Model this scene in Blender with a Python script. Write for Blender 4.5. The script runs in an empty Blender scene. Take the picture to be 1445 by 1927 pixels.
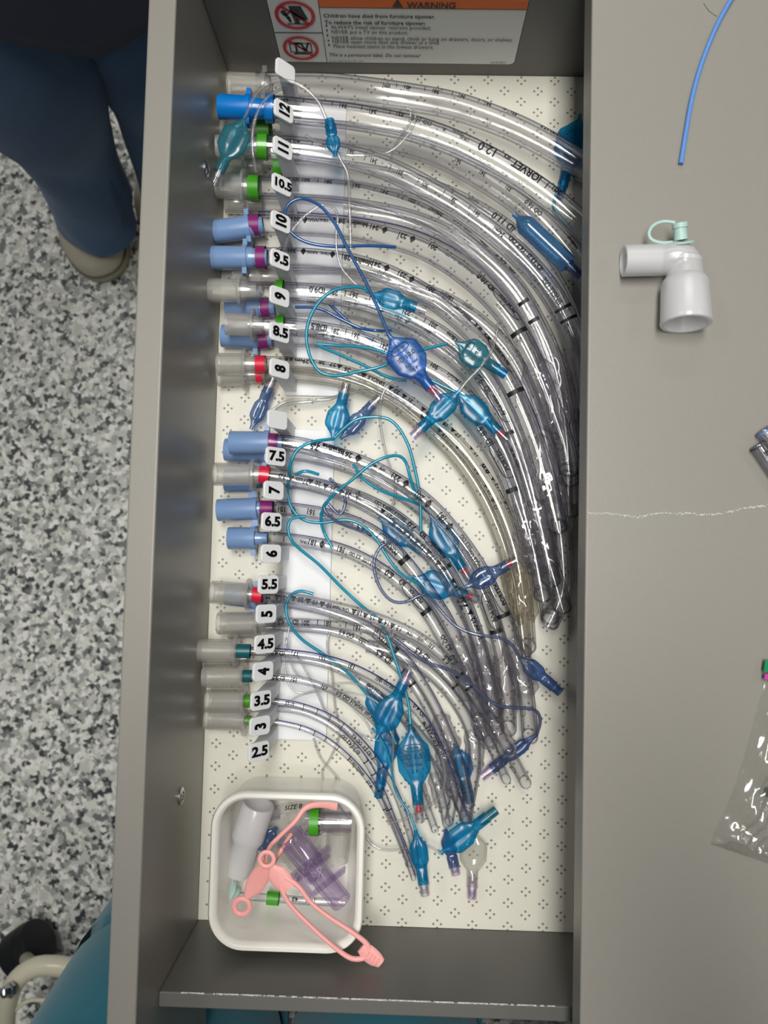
import bpy, bmesh, math, random
import numpy as np
from mathutils import Vector, Matrix, Euler
random.seed(7)
sc = bpy.context.scene
COL = sc.collection
# ------------------------------------------------------------------ camera
CAMZ = .52
FPX = 1453.4
cam_d = bpy.data.cameras.new('camera'); cam = bpy.data.objects.new('camera', cam_d); COL.objects.link(cam)
cam.location = (0, 0, CAMZ); cam.rotation_euler = (.0506, .0187, .0248)
cam_d.sensor_fit = 'VERTICAL'; cam_d.sensor_height = 24; cam_d.lens = 24*FPX/1927
cam_d.clip_start = .01
cam_d.dof.use_dof = True; cam_d.dof.focus_distance = .485; cam_d.dof.aperture_fstop = 8
sc.camera = cam
# ------------------------------------------------------------------ light
w = bpy.data.worlds.new('room_light'); sc.world = w; w.use_nodes = True
w.node_tree.nodes['Background'].inputs[0].default_value = (.93, .97, 1, 1)
w.node_tree.nodes['Background'].inputs[1].default_value = .07
def area(name, x, y, z, sx, sy, power, col=(1, .98, .93), tilt=(0, 0, 0)):
    l = bpy.data.lights.new(name, 'AREA'); l.shape = 'RECTANGLE'; l.size = sx; l.size_y = sy
    l.energy = power; l.color = col
    o = bpy.data.objects.new(name, l); o.location = (x, y, z); o.rotation_euler = tilt; COL.objects.link(o)
    return o
area('ceiling_light', -.04, .22, 1.78, .32, 1.15, 31)
area('ceiling_light', -1.3, .9, 1.78, .3, 1.2, 9)
area('ceiling_light', 1.5, .6, 1.78, .3, 1.2, 4)
area('ceiling_light', .1, 1.9, 1.78, 1.2, .3, 9)
sc.view_settings.view_transform = 'Standard'; sc.view_settings.look = 'None'
sc.view_settings.gamma = 1; sc.view_settings.use_curve_mapping = False
sc.view_settings.exposure = 0.0
sc.cycles.transparent_max_bounces = 96
sc.cycles.max_bounces = 8
sc.cycles.caustics_reflective = False; sc.cycles.caustics_refractive = False

# ------------------------------------------------------------------ helpers
RC = Euler((.0506, .0187, .0248)).to_matrix()
def ray(px, py): return RC @ Vector(((px-722.5)/FPX, -(py-963.5)/FPX, -1))
def P(px, py, z=0.):
    d = ray(px, py); t = (z-CAMZ)/d.z
    return Vector((d.x*t, d.y*t, z))
def PY(px, py, y):
    d = ray(px, py); t = y/d.y
    return Vector((d.x*t, y, CAMZ+d.z*t))
def PX(px, py, x):
    d = ray(px, py); t = x/d.x
    return Vector((x, d.y*t, CAMZ+d.z*t))
def proj(p):
    q = RC.transposed() @ (Vector(p)-Vector((0, 0, CAMZ)))
    return 722.5+FPX*q.x/-q.z, 963.5-FPX*q.y/-q.z
def lin(c):
    return tuple((v/255/12.92 if v/255 <= .04045 else ((v/255+.055)/1.055)**2.4) for v in c)+(1,)

def catmull(pts, n=8):
    pts = [Vector(p) for p in pts]
    if len(pts) < 3: 
        return [pts[0].lerp(pts[-1], i/n) for i in range(n+1)]
    q = [pts[0]*2-pts[1]]+pts+[pts[-1]*2-pts[-2]]
    out = []
    for i in range(1, len(q)-2):
        a, b, c, d = q[i-1:i+3]
        for k in range(n):
            t = k/n
            out.append(.5*((2*b)+(c-a)*t+(2*a-5*b+4*c-d)*t*t+(3*b-a-3*c+d)*t**3))
    out.append(pts[-1]); return out
def resample(pts, step):
    L = [0]
    for a, b in zip(pts, pts[1:]): L.append(L[-1]+(b-a).length)
    n = max(2, int(L[-1]/step)); out = []; j = 0
    for i in range(n+1):
        s = L[-1]*i/n
        while j < len(L)-2 and L[j+1] < s: j += 1
        f = (s-L[j])/max(1e-9, L[j+1]-L[j]); out.append(pts[j].lerp(pts[j+1], min(1, f)))
    return out, L[-1]
def smooth(pts, k=6):
    for _ in range(k):
        pts = [pts[0]]+[(pts[i-1]+pts[i]*2+pts[i+1])/4 for i in range(1, len(pts)-1)]+[pts[-1]]
    return pts

class MB:
    def __init__(s): s.v = []; s.f = []; s.m = []
    def add(s, vs, fs, mi=0):
        k = len(s.v); s.v += [tuple(v) for v in vs]; s.f += [[i+k for i in f] for f in fs]; s.m += [mi]*len(fs)
    def box(s, a, b, mi=0, mat=None):
        x0, y0, z0 = a; x1, y1, z1 = b
        vs = [(x, y, z) for z in (z0, z1) for y in (y0, y1) for x in (x0, x1)]
        if mat: vs = [mat @ Vector(v) for v in vs]
        s.add(vs, [(0, 2, 3, 1), (4, 5, 7, 6), (0, 1, 5, 4), (2, 6, 7, 3), (0, 4, 6, 2), (1, 3, 7, 5)], mi)
    def sweep(s, pts, r, n=16, flat=1., cap=(False, False), mi=0, roll=0., shear=0, phimod=None):
        m = len(pts); vs = []
        for i, p in enumerate(pts):
            T = (pts[min(m-1, i+1)]-pts[max(0, i-1)]).normalized()
            S = T.cross(Vector((0, 0, 1)))
            S = S.normalized() if S.length > .05 else Vector((0, -1, 0))
            U = S.cross(T)
            if roll: S, U = S*math.cos(roll)+U*math.sin(roll), U*math.cos(roll)-S*math.sin(roll)
            ri = r[i] if hasattr(r, '__len__') else r
            fl = flat[i] if hasattr(flat, '__len__') else flat
            for j in range(n):
                a = 2*math.pi*j/n; rr = ri*(phimod(i/(m-1), a) if phimod else 1)
                q = p+rr*(math.cos(a)*fl*U+math.sin(a)*S)
                if shear and i == m-1: q = q+T*(shear*math.cos(a)*ri)
                vs.append(q)
        fs = [(i*n+j, i*n+(j+1) % n, (i+1)*n+(j+1) % n, (i+1)*n+j) for i in range(m-1) for j in range(n)]
        if cap[0]: fs.append(list(range(n))[::-1])
        if cap[1]: fs.append([(m-1)*n+j for j in range(n)])
        s.add(vs, fs, mi)
    def lathe(s, a, b, prof, n=28, cap=(False, False), mi=0):
        """prof: (t along a->b, radius)"""
        a, b = Vector(a), Vector(b); T = (b-a).normalized(); S = T.cross(Vector((0, 0, 1)))
        S = S.normalized() if S.length > .05 else Vector((0, -1, 0)); U = S.cross(T)
        vs = [a+(b-a)*t+r*(math.cos(2*math.pi*j/n)*U+math.sin(2*math.pi*j/n)*S) for t, r in prof for j in range(n)]
        m = len(prof)
        fs = [(i*n+j, i*n+(j+1) % n, (i+1)*n+(j+1) % n, (i+1)*n+j) for i in range(m-1) for j in range(n)]
        if cap[0]: fs.append(list(range(n))[::-1])
        if cap[1]: fs.append([(m-1)*n+j for j in range(n)])
        s.add(vs, fs, mi)
    def build(s, name, mats, parent=None, sm=True, bevel=0, sub=0):
        me = bpy.data.meshes.new(name)
        off = Vector(parent['_w']) if parent is not None and '_w' in parent else Vector((0, 0, 0))
        me.from_pydata([tuple(Vector(v)-off) for v in s.v], [], s.f)
        if not isinstance(mats, (list, tuple)): mats = [mats]
        for m_ in mats: me.materials.append(m_)
        me.polygons.foreach_set('material_index', s.m)
        me.polygons.foreach_set('use_smooth', [sm]*len(s.f)); me.update()
        if sm:
            try: me.set_sharp_from_angle(angle=math.radians(42))
            except Exception: pass
        o = bpy.data.objects.new(name, me); COL.objects.link(o)
        if parent is not None: o.parent = parent; o['_w'] = tuple(off)
        if bevel:
            b = o.modifiers.new('bevel', 'BEVEL'); b.width = bevel; b.segments = 3; b.limit_method = 'ANGLE'
        if sub:
            b = o.modifiers.new('sub', 'SUBSURF'); b.levels = b.render_levels = sub
        return o
def thing(name, label, cat, loc=(0, 0, 0), group=None):
    o = bpy.data.objects.new(name, None); COL.objects.link(o); o.location = loc; o['_w'] = tuple(loc)
    o.empty_display_size = .01
    o['label'] = label; o['category'] = cat
    if group: o['group'] = group
    return o
def tag(o, label, cat, group=None):
    o['label'] = label; o['category'] = cat
    if group: o['group'] = group
    return o

# ---- text: glyph outlines as flat triangles, cached
_T = {}
def sliced(v, f):
    # cut flat lettering into thin rows so it can wrap round a tube
    bm = bmesh.new(); vv = [bm.verts.new((q[0], q[1], 0)) for q in v]
    for k in f:
        try: bm.faces.new([vv[i] for i in k])
        except ValueError: pass
    for i in range(-9, 10):
        bmesh.ops.bisect_plane(bm, geom=bm.verts[:]+bm.edges[:]+bm.faces[:], plane_co=(0, i*.11, 0), plane_no=(0, 1, 0))
    bm.verts.ensure_lookup_table(); bm.verts.index_update()
    out = ([(q.co.x, q.co.y) for q in bm.verts], [tuple(w_.index for w_ in p.verts) for p in bm.faces]); bm.free(); return out
_S = {}
def tglyphs(t, bold):
    if (t, bold) not in _S: _S[(t, bold)] = sliced(*glyphs(t, bold))
    return _S[(t, bold)]
def glyphs(t, bold=0.):
    k = (t, bold)
    if k not in _T and t.strip('|').strip() != t.strip() or t == '|' and k not in _T:
        core = t.strip('|').strip(); v, f = ([], []) if not core else glyphs(core, bold); v = list(v); f = list(f)
        x0 = max([q[0] for q in v])+.16 if v else -.06; wd = .07+bold*1.6
        xs_ = [x0] if t != '|  |' else [-.9, .9]
        for x in xs_:
            n = len(v); v += [(x, -.46), (x+wd, -.46), (x+wd, .42), (x, .42)]; f.append((n, n+1, n+2, n+3))
        _T[k] = (v, f)
    if k not in _T:
        c = bpy.data.curves.new('t', 'FONT'); c.body = t; c.resolution_u = 3; c.offset = bold; c.align_x = 'CENTER'
        c.align_y = 'CENTER'
        o = bpy.data.objects.new('t', c); COL.objects.link(o)
        dg = bpy.context.evaluated_depsgraph_get(); me = o.evaluated_get(dg).to_mesh()
        me.calc_loop_triangles()
        v = [(x.co.x, x.co.y) for x in me.vertices]; f = [tuple(p.vertices) for p in me.polygons]
        o.evaluated_get(dg).to_mesh_clear(); bpy.data.objects.remove(o); bpy.data.curves.remove(c)
        _T[k] = (v, f)
    return _T[k]
def oval(wd, ht, t, n=40, e=3.2):
    v = []; f = []
    for j in range(n):
        a = 2*math.pi*j/n; cx = math.copysign(abs(math.cos(a))**(2/e), math.cos(a)); sy = math.copysign(abs(math.sin(a))**(2/e), math.sin(a))
        v += [(cx*wd, sy*ht), (cx*(wd-t), sy*(ht-t))]
    for j in range(n):
        k = (j+1) % n; f.append((2*j, 2*k, 2*k+1, 2*j+1))
    return v, f

# ------------------------------------------------------------------ materials
def mat(name, col, rough=.5, metal=0., spec=.5, bump=None, coat=0., var=None, sub=0., trans=0., alpha=1., sheen=0.):
    m = bpy.data.materials.new(name); m.use_nodes = True; nt = m.node_tree; b = nt.nodes['Principled BSDF']
    c = lin(col); b.inputs['Base Color'].default_value = c
    b.inputs['Roughness'].default_value = rough; b.inputs['Metallic'].default_value = metal
    b.inputs['Specular IOR Level'].default_value = spec; b.inputs['Coat Weight'].default_value = coat
    b.inputs['Subsurface Weight'].default_value = sub
    b.inputs['Subsurface Radius'].default_value = (.004, .004, .004)
    b.inputs['Alpha'].default_value = alpha
    b.inputs['Sheen Weight'].default_value = sheen
    tc = nt.nodes.new('ShaderNodeTexCoord')
    if var:
        n = nt.nodes.new('ShaderNodeTexNoise'); n.inputs['Scale'].default_value = var[0]; n.inputs['Detail'].default_value = 4
        nt.links.new(tc.outputs['Object'], n.inputs['Vector'])
        mx = nt.nodes.new('ShaderNodeMix'); mx.data_type = 'RGBA'
        mx.inputs[6].default_value = tuple(x*(1-var[1]) for x in c[:3])+(1,); mx.inputs[7].default_value = tuple(min(1, x*(1+var[1])) for x in c[:3])+(1,)
        nt.links.new(n.outputs[0], mx.inputs[0]); nt.links.new(mx.outputs[2], b.inputs['Base Color'])
    if bump:
        n = nt.nodes.new('ShaderNodeTexNoise'); n.inputs['Scale'].default_value = bump[0]; n.inputs['Detail'].default_value = 3
        nt.links.new(tc.outputs['Object'], n.inputs['Vector'])
        bp = nt.nodes.new('ShaderNodeBump'); bp.inputs['Strength'].default_value = bump[1]; bp.inputs['Distance'].default_value = bump[2] if len(bump) > 2 else .001
        nt.links.new(n.outputs[0], bp.inputs['Height']); nt.links.new(bp.outputs[0], b.inputs['Normal'])
    return m
def clear(name, face, edge, rough=.06, ior=1.5, milk=0., milkcol=(230, 230, 225), bump=None, power=.35, gloss=1.6, crisp=0):
    """thin clear plastic: transmission tinted by how much wall the eye looks through, plus a clear-coat gloss"""
    m = bpy.data.materials.new(name); m.use_nodes = True; nt = m.node_tree; N = nt.nodes; L = nt.links
    N.remove(N['Principled BSDF']); out = N['Material Output']
    lw = N.new('ShaderNodeLayerWeight'); lw.inputs[0].default_value = power
    cr = N.new('ShaderNodeMix'); cr.data_type = 'RGBA'; cr.inputs[6].default_value = lin(face); cr.inputs[7].default_value = lin(edge)
    if crisp:
        lw.inputs[0].default_value = .5; pw = N.new('ShaderNodeMath'); pw.operation = 'POWER'; pw.inputs[1].default_value = crisp
        L.new(lw.outputs['Facing'], pw.inputs[0]); L.new(pw.outputs[0], cr.inputs[0])
    else: L.new(lw.outputs['Facing'], cr.inputs[0])
    tr = N.new('ShaderNodeBsdfTransparent'); L.new(cr.outputs[2], tr.inputs[0])
    last = tr.outputs[0]
    if milk:
        df = N.new('ShaderNodeBsdfDiffuse'); df.inputs[0].default_value = lin(milkcol)
        tl = N.new('ShaderNodeBsdfTranslucent'); tl.inputs[0].default_value = lin(milkcol)
        ms = N.new('ShaderNodeMixShader'); ms.inputs[0].default_value = .45; L.new(df.outputs[0], ms.inputs[1]); L.new(tl.outputs[0], ms.inputs[2])
        m2 = N.new('ShaderNodeMixShader'); m2.inputs[0].default_value = milk
        L.new(last, m2.inputs[1]); L.new(ms.outputs[0], m2.inputs[2]); last = m2.outputs[0]
    gl = N.new('ShaderNodeBsdfGlossy'); gl.inputs['Roughness'].default_value = rough; gl.inputs[0].default_value = (1, 1, 1, 1)
    fr = N.new('ShaderNodeFresnel'); fr.inputs[0].default_value = ior
    if bump:
        tc = N.new('ShaderNodeTexCoord'); n = N.new('ShaderNodeTexNoise'); n.inputs['Scale'].default_value = bump[0]; n.inputs['Detail'].default_value = 2
        L.new(tc.outputs['Object'], n.inputs['Vector'])
        bp = N.new('ShaderNodeBump'); bp.inputs['Strength'].default_value = bump[1]; bp.inputs['Distance'].default_value = .002
        L.new(n.outputs[0], bp.inputs['Height']); L.new(bp.outputs[0], gl.inputs['Normal']); L.new(bp.outputs[0], fr.inputs['Normal'])
        L.new(bp.outputs[0], lw.inputs['Normal'])
    ma = N.new('ShaderNodeMath'); ma.operation = 'MULTIPLY'; ma.inputs[1].default_value = gloss; L.new(fr.outputs[0], ma.inputs[0])
    mi = N.new('ShaderNodeMath'); mi.operation = 'MINIMUM'; mi.inputs[1].default_value = .22; L.new(ma.outputs[0], mi.inputs[0])
    mm = N.new('ShaderNodeMixShader'); L.new(mi.outputs[0], mm.inputs[0]); L.new(last, mm.inputs[1]); L.new(gl.outputs[0], mm.inputs[2])
    L.new(mm.outputs[0], out.inputs[0])
    return m
M = {}
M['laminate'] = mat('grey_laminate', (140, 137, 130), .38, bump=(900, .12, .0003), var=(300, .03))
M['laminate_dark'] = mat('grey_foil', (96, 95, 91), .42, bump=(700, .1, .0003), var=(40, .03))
M['worn'] = mat('worn_edge', (205, 205, 200), .4, bump=(1500, .6, .0005))
M['white'] = mat('white_plastic', (235, 234, 232), .35, sub=.1)
M['print3d'] = mat('white_printed_plastic', (238, 239, 241), .5, bump=(500, .15, .0003))
M['tray'] = mat('white_enamel_plastic', (238, 236, 228), .25, coat=.3)
M['ink'] = mat('black_ink', (14, 14, 18), .5)
M['inkgrey'] = mat('grey_ink', (70, 70, 74), .6)
M['numeral'] = mat('black_raised_lettering', (8, 8, 9), .35)
M['blueline'] = mat('blue_radiopaque_line', (42, 44, 150), .4)
M['portex'] = mat('light_blue_plastic', (120, 150, 194), .3, coat=.2)
M['blue'] = mat('bright_blue_plastic', (0, 116, 200), .28, coat=.3)
M['purple'] = mat('purple_band', (128, 34, 108), .35, coat=.2)
M['green'] = mat('green_band', (62, 150, 20), .35, coat=.3)
M['red'] = mat('red_band', (215, 25, 60), .35, coat=.3)
M['tealband'] = mat('dark_teal_band', (0, 92, 100), .35, coat=.3)
M['pink'] = mat('pink_silicone', (245, 172, 168), .45, sub=.15)
M['metal'] = mat('steel', (190, 190, 190), .2, 1.)
M['paper'] = mat('label_white', (225, 226, 222), .5)
M['orange'] = mat('label_orange', (226, 104, 22), .5)
M['lred'] = mat('label_red', (200, 30, 45), .5)
M['strand'] = mat('blue_strand', (92, 140, 208), .35, coat=.2)
M['cap'] = mat('pale_green_rubber', (176, 206, 200), .45)
M['rubber'] = mat('black_rubber', (18, 20, 24), .55)
M['cream'] = mat('cream_enamel', (226, 220, 196), .3, coat=.3)
M['jeans'] = mat('dark_blue_denim', (48, 92, 136), .9, var=(18, .35), bump=(1200, .5, .0006), sheen=.2)
M['navy'] = mat('navy_knit', (20, 27, 56), .95, bump=(900, .5, .0006), sheen=.1, var=(25, .25))
M['thread'] = mat('seam_thread', (60, 86, 112), .8)
M['scrubs'] = mat('teal_scrubs', (8, 116, 138), .85, bump=(1400, .4, .0005), var=(9, .18), sheen=.2)
M['skin'] = mat('skin', (205, 160, 135), .5, sub=.1)
M['hair'] = mat('brown_hair', (50, 34, 24), .6)
M['shoe'] = mat('off_white_canvas', (205, 198, 178), .7, bump=(700, .3, .0005))
M['sole'] = mat('shoe_sole', (176, 168, 146), .6)
M['stitch'] = mat('shoe_seam', (112, 106, 92), .7)
M['zip_green'] = mat('zip_green', (0, 130, 84), .4)
M['zip_magenta'] = mat('zip_magenta', (190, 60, 160), .4)
M['pvc'] = clear('clear_pvc', (254, 254, 255), (88, 90, 118), .075, 1.5, milk=.02, milkcol=(240, 240, 244), crisp=2.1, gloss=1.25)
M['rim'] = clear('clear_tip_rim', (236, 236, 242), (104, 106, 136), .08, 1.5)
M['pvc_i'] = clear('clear_pvc_bore', (255, 255, 255), (140, 142, 164), .10, 1.3, crisp=2.3)
M['pvc_y'] = clear('yellowed_pvc', (254, 253, 250), (120, 114, 100), .1, 1.5, milk=.035, crisp=2.6, milkcol=(232, 226, 208))
M['film'] = clear('cuff_film', (255, 254, 255), (186, 181, 190), .05, 1.5, milk=.045, milkcol=(236, 232, 236), bump=(110, .35), crisp=1.8)
M['film_y'] = clear('yellowed_cuff_film', (254, 252, 247), (196, 190, 172), .07, 1.45, milk=.07, milkcol=(238, 232, 218), bump=(120, .4), crisp=1.6)
M['frost'] = clear('translucent_polypropylene', (253, 252, 250), (226, 225, 221), .18, 1.5, milk=.27, milkcol=(250, 249, 246))
M['frost_white'] = clear('frosted_white_polypropylene', (250, 250, 251), (222, 222, 225), .25, 1.45, milk=.74, milkcol=(252, 252, 254))
M['clearhard'] = clear('clear_hard_plastic', (252, 252, 254), (176, 171, 192), .05, 1.5, milk=.04)
M['violet'] = clear('violet_clear_plastic', (252, 249, 254), (198, 182, 220), .06, 1.5, milk=.07, milkcol=(215, 200, 232))
M['teal'] = clear('teal_clear_vinyl', (140, 222, 244), (40, 146, 192), .26, 1.45, milk=.24, milkcol=(0, 168, 224), gloss=1.1)
M['tealline'] = clear('teal_line_vinyl', (130, 225, 240), (40, 150, 182), .2, 1.48, milk=.6, milkcol=(30, 190, 222))
M['blueclear'] = clear('blue_clear_vinyl', (150, 194, 242), (70, 130, 212), .26, 1.45, milk=.26, milkcol=(60, 146, 232), gloss=1.1)
M['slate'] = clear('slate_blue_vinyl', (160, 184, 218), (96, 120, 172), .25, 1.45, milk=.4, milkcol=(98, 132, 188), gloss=1.)
M['blueline_c'] = clear('blue_line_vinyl', (120, 175, 225), (50, 110, 180), .12, 1.48, milk=.5, milkcol=(70, 140, 205))
M['greyblue'] = clear('grey_blue_clear_vinyl', (190, 206, 230), (104, 122, 172), .15, 1.45, milk=.25, milkcol=(110, 140, 190), gloss=1.2)
M['palegreen'] = clear('pale_teal_vinyl', (150, 206, 218), (60, 136, 158), .2, 1.45, milk=.35, milkcol=(80, 170, 190), gloss=1.1)
M['skyblue'] = clear('sky_blue_clear_vinyl', (165, 200, 230), (80, 130, 180), .15, 1.45, milk=.35, milkcol=(100, 160, 210), gloss=1.2)
M['bag'] = clear('clear_bag_film', (252, 252, 250), (226, 226, 222), .1, 1.45, milk=.14, bump=(60, .4))
M['clearline'] = clear('clear_line_vinyl', (252, 252, 253), (190, 193, 198), .08, 1.5, milk=.16)
M['violetline'] = clear('grey_violet_line_vinyl', (200, 206, 226), (104, 112, 150), .08, 1.48, milk=.22, milkcol=(150, 160, 200))

# shelf liner with clusters of four dots
def liner_mat():
    m = bpy.data.materials.new('dotted_liner'); m.use_nodes = True; nt = m.node_tree; N = nt.nodes; L = nt.links
    b = N['Principled BSDF']; b.inputs['Roughness'].default_value = .45
    tc = N.new('ShaderNodeTexCoord'); sp = N.new('ShaderNodeSeparateXYZ'); L.new(tc.outputs['Object'], sp.inputs[0])
    def mt(op, a, b_=None, c=None):
        n = N.new('ShaderNodeMath'); n.operation = op
        for i, v in enumerate((a, b_, c)):
            if v is None: continue
            if isinstance(v, (int, float)): n.inputs[i].default_value = v
            else: L.new(v, n.inputs[i])
        return n.outputs[0]
    AX, AY, D, RD = LAT
    o0 = P(958.4, 1523.7)
    res = None
    for k in (0, .5):
        ax = mt('ABSOLUTE', mt('SUBTRACT', mt('FRACT', mt('ADD', mt('DIVIDE', mt('SUBTRACT', sp.outputs[0], o0.x), AX), 50.5+k)), .5))
        ay = mt('ABSOLUTE', mt('SUBTRACT', mt('FRACT', mt('ADD', mt('DIVIDE', mt('SUBTRACT', sp.outputs[1], o0.y), AY), 50.5+k)), .5))
        ax = mt('MULTIPLY', ax, AX); ay = mt('MULTIPLY', ay, AY)
        for dx, dy in ((D, 0), (0, D*.95)):
            ex = mt('SUBTRACT', ax, dx); ey = mt('SUBTRACT', ay, dy)
            d = mt('SQRT', mt('ADD', mt('MULTIPLY', ex, ex), mt('MULTIPLY', ey, ey)))
            d = mt('LESS_THAN', d, RD)
            res = d if res is None else mt('MAXIMUM', res, d)
    mx = N.new('ShaderNodeMix'); mx.data_type = 'RGBA'; mx.inputs[6].default_value = lin((222, 219, 206)); mx.inputs[7].default_value = lin((138, 136, 128))
    L.new(res, mx.inputs[0]); L.new(mx.outputs[2], b.inputs['Base Color'])
    n = N.new('ShaderNodeTexNoise'); n.inputs['Scale'].default_value = 700; L.new(tc.outputs['Object'], n.inputs['Vector'])
    bp = N.new('ShaderNodeBump'); bp.inputs['Strength'].default_value = .25; bp.inputs['Distance'].default_value = .0004
    L.new(n.outputs[0], bp.inputs['Height']); L.new(bp.outputs[0], b.inputs['Normal'])
    return m
_a = P(660+1272/3.211, 1400+58/3.211); _b = P(660+1258/3.211, 1400+1042/3.211)
_c = P(660+1163/3.211, 1400+405/3.211); _d = P(660+853/3.211, 1400+322/3.211)
AY_ = abs(_a.y-_b.y)/7
LAT = (.0230, AY_, .0025, .00080)
def floor_mat():
    m = bpy.data.materials.new('speckled_vinyl_floor'); m.use_nodes = True; nt = m.node_tree; N = nt.nodes; L = nt.links
    b = N['Principled BSDF']; b.inputs['Roughness'].default_value = .45
    tc = N.new('ShaderNodeTexCoord')
    n0 = N.new('ShaderNodeTexNoise'); n0.inputs['Scale'].default_value = 150; n0.inputs['Detail'].default_value = 3
    L.new(tc.outputs['Object'], n0.inputs['Vector'])
    vm = N.new('ShaderNodeMix'); vm.data_type = 'VECTOR'; vm.inputs[0].default_value = .012
    L.new(tc.outputs['Object'], vm.inputs[4]); L.new(n0.outputs['Color'], vm.inputs[5])
    v = N.new('ShaderNodeTexVoronoi'); v.inputs['Scale'].default_value = 135; L.new(vm.outputs[1], v.inputs['Vector'])
    sp = N.new('ShaderNodeSeparateColor'); L.new(v.outputs['Color'], sp.inputs[0])
    cr = N.new('ShaderNodeValToRGB'); L.new(sp.outputs[0], cr.inputs[0])
    e = cr.color_ramp; e.interpolation = 'CONSTANT'
    cols = [(0, (66, 70, 74)), (.11, (122, 126, 126)), (.26, (176, 178, 173)), (.46, (212, 213, 205)), (.68, (236, 236, 228)), (.86, (252, 251, 246))]
    e.elements[0].position = 0; e.elements[0].color = lin(cols[0][1]); e.elements[1].position = cols[1][0]; e.elements[1].color = lin(cols[1][1])
    for p_, c_ in cols[2:]:
        q = e.elements.new(p_); q.color = lin(c_)
    L.new(cr.outputs[0], b.inputs['Base Color'])
    return m

# ------------------------------------------------------------------ room
FZ = -.80
fl = MB(); fl.box((-3, -3, FZ-.02), (3, 3, FZ)); o = fl.build('floor', floor_mat(), sm=False); o['kind'] = 'structure'

# ------------------------------------------------------------------ drawer and cabinet
XF, XO, HF = -.1265, -.1415, .1214
YB, HS, TB, YT = -.246, .0832, .0084, .3303
XE, HT, HB = .0959, .1214, .1041
dr = thing('drawer', 'open grey laminate drawer lined with dotted paper holding the clear breathing tubes', 'drawer', (XF, 0, 0))
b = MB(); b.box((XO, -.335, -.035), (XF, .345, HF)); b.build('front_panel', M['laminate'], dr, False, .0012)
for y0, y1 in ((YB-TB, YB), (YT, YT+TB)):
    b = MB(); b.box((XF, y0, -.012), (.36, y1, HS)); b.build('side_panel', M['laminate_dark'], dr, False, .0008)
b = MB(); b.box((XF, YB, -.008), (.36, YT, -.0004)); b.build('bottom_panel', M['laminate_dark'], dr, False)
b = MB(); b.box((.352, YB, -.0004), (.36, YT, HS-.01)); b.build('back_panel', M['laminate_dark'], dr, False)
# worn bright edge on the lower side panel
b = MB(); rnd = random.Random(3)
x = XF+.002
while x < .09:
    l = rnd.uniform(.0006, .0022); a = rnd.uniform(.0001, .0006)
    if rnd.random() < .8 and not (x < XF+.012): b.box((x, YB-a, HS-.0003), (x+l, YB+.00015, HS+.00012))
    x += l+rnd.uniform(-.0002, .0003)
b.build('worn_edge', M['worn'], dr, False)
for px, py in ((388, 317), (340, 1498)):
    c = PX(px, py, XF); b = MB()
    b.lathe(c+Vector((-.0004, 0, 0)), c+Vector((.0016, 0, 0)), [(0, .0052), (.5, .0052), (.9, .0038), (.9, .0030), (.6, .0026), (.55, .0001)], 24)
    for a in (0, math.pi/2):
        mt_ = Matrix.Translation(c) @ Matrix.Rotation(a+.4, 4, 'X'); b.box((.0004, -.0026, -.0005), (.0012, .0026, .0005), 0, mt_)
    b.build('screw', M['metal'], dr)
ln = MB(); ln.box((XF+.0002, YB+.0002, -.0004), (.35, YT-.0002, .0002))
o = ln.build('shelf_liner', liner_mat(), None, False); tag(o, 'off-white drawer liner with clusters of four grey dots under the clear tubes', 'drawer liner')

cb = thing('cabinet', 'grey cabinet top beside the open drawer with a pale cracked seam', 'cabinet', (.3, 0, FZ))
b = MB(); b.box((XE, -.62, HB), (.72, .62, HT)); b.build('top_panel', M['laminate'], cb, False, .001)
for y0, y1 in ((-.285, -.268), (.352, .369)):
    b = MB(); b.box((XE+.016, y0, FZ), (.6, y1, HB)); b.build('side_panel', M['laminate'], cb, False)
b = MB(); b.box((XE+.016, -.268, FZ+.05), (XE+.03, .352, -.045)); b.build('front_panel', M['laminate'], cb, False)
# cracked seam in the top
b = MB(); rnd = random.Random(11)
sp_ = catmull([P(x_, y_, HT) for x_, y_ in ((1106, 966), (1150, 967), (1200, 973), (1245, 966), (1290, 967), (1330, 969), (1370, 964), (1400, 957), (1445, 952), (1480, 950))], 14)
for i, p in enumerate(sp_):
    r_ = rnd.uniform(.0001, .00045)*(1.2 if i % 5 else .5)
    q = p+Vector((rnd.uniform(-.0004, .0004), rnd.uniform(-.0006, .0006), 0)); nx = sp_[min(i+1, len(sp_)-1)]+Vector((0, rnd.uniform(-.0005, .0005), 0))
    if rnd.random() < .85 and i < len(sp_)-1: b.sweep([q, (q+nx)/2+Vector((0, 0, r_*.5)), nx], [r_, r_*1.3, r_*.6], 6, cap=(True, True))
b.build('cracked_seam', M['worn'], cb)

# ------------------------------------------------------------------ warning label on the far drawer side
WY = YT-.0003
wl = thing('warning_label', 'orange and white tipover warning label on the upper drawer side', 'label', PY(750, 60, WY))
def wbox(mb, x0, x1, z0, z1, y, mi=0, rad=0):
    if rad:
        pts = []
        for cx, cz, a0 in ((x1-rad, z1-rad, 0), (x0+rad, z1-rad, 90), (x0+rad, z0+rad, 180), (x1-rad, z0+rad, 270)):
            for k in range(7): a = math.radians(a0+15*k); pts.append((cx+rad*math.cos(a), y, cz+rad*math.sin(a)))
    else: pts = [(x1, y, z1), (x0, y, z1), (x0, y, z0), (x1, y, z0)]
    n = len(pts); mb.add(pts+[(p[0], y+.0002, p[2]) for p in pts], [list(range(n))[::-1]]+[(i, (i+1) % n, n+(i+1) % n, n+i) for i in range(n)], mi)
lx0, lx1 = -.0878, .0704
lz0 = PY(750, 119, WY).z; lzh = PY(800, 14.5, WY).z; ltop = lzh+.0085
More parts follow.
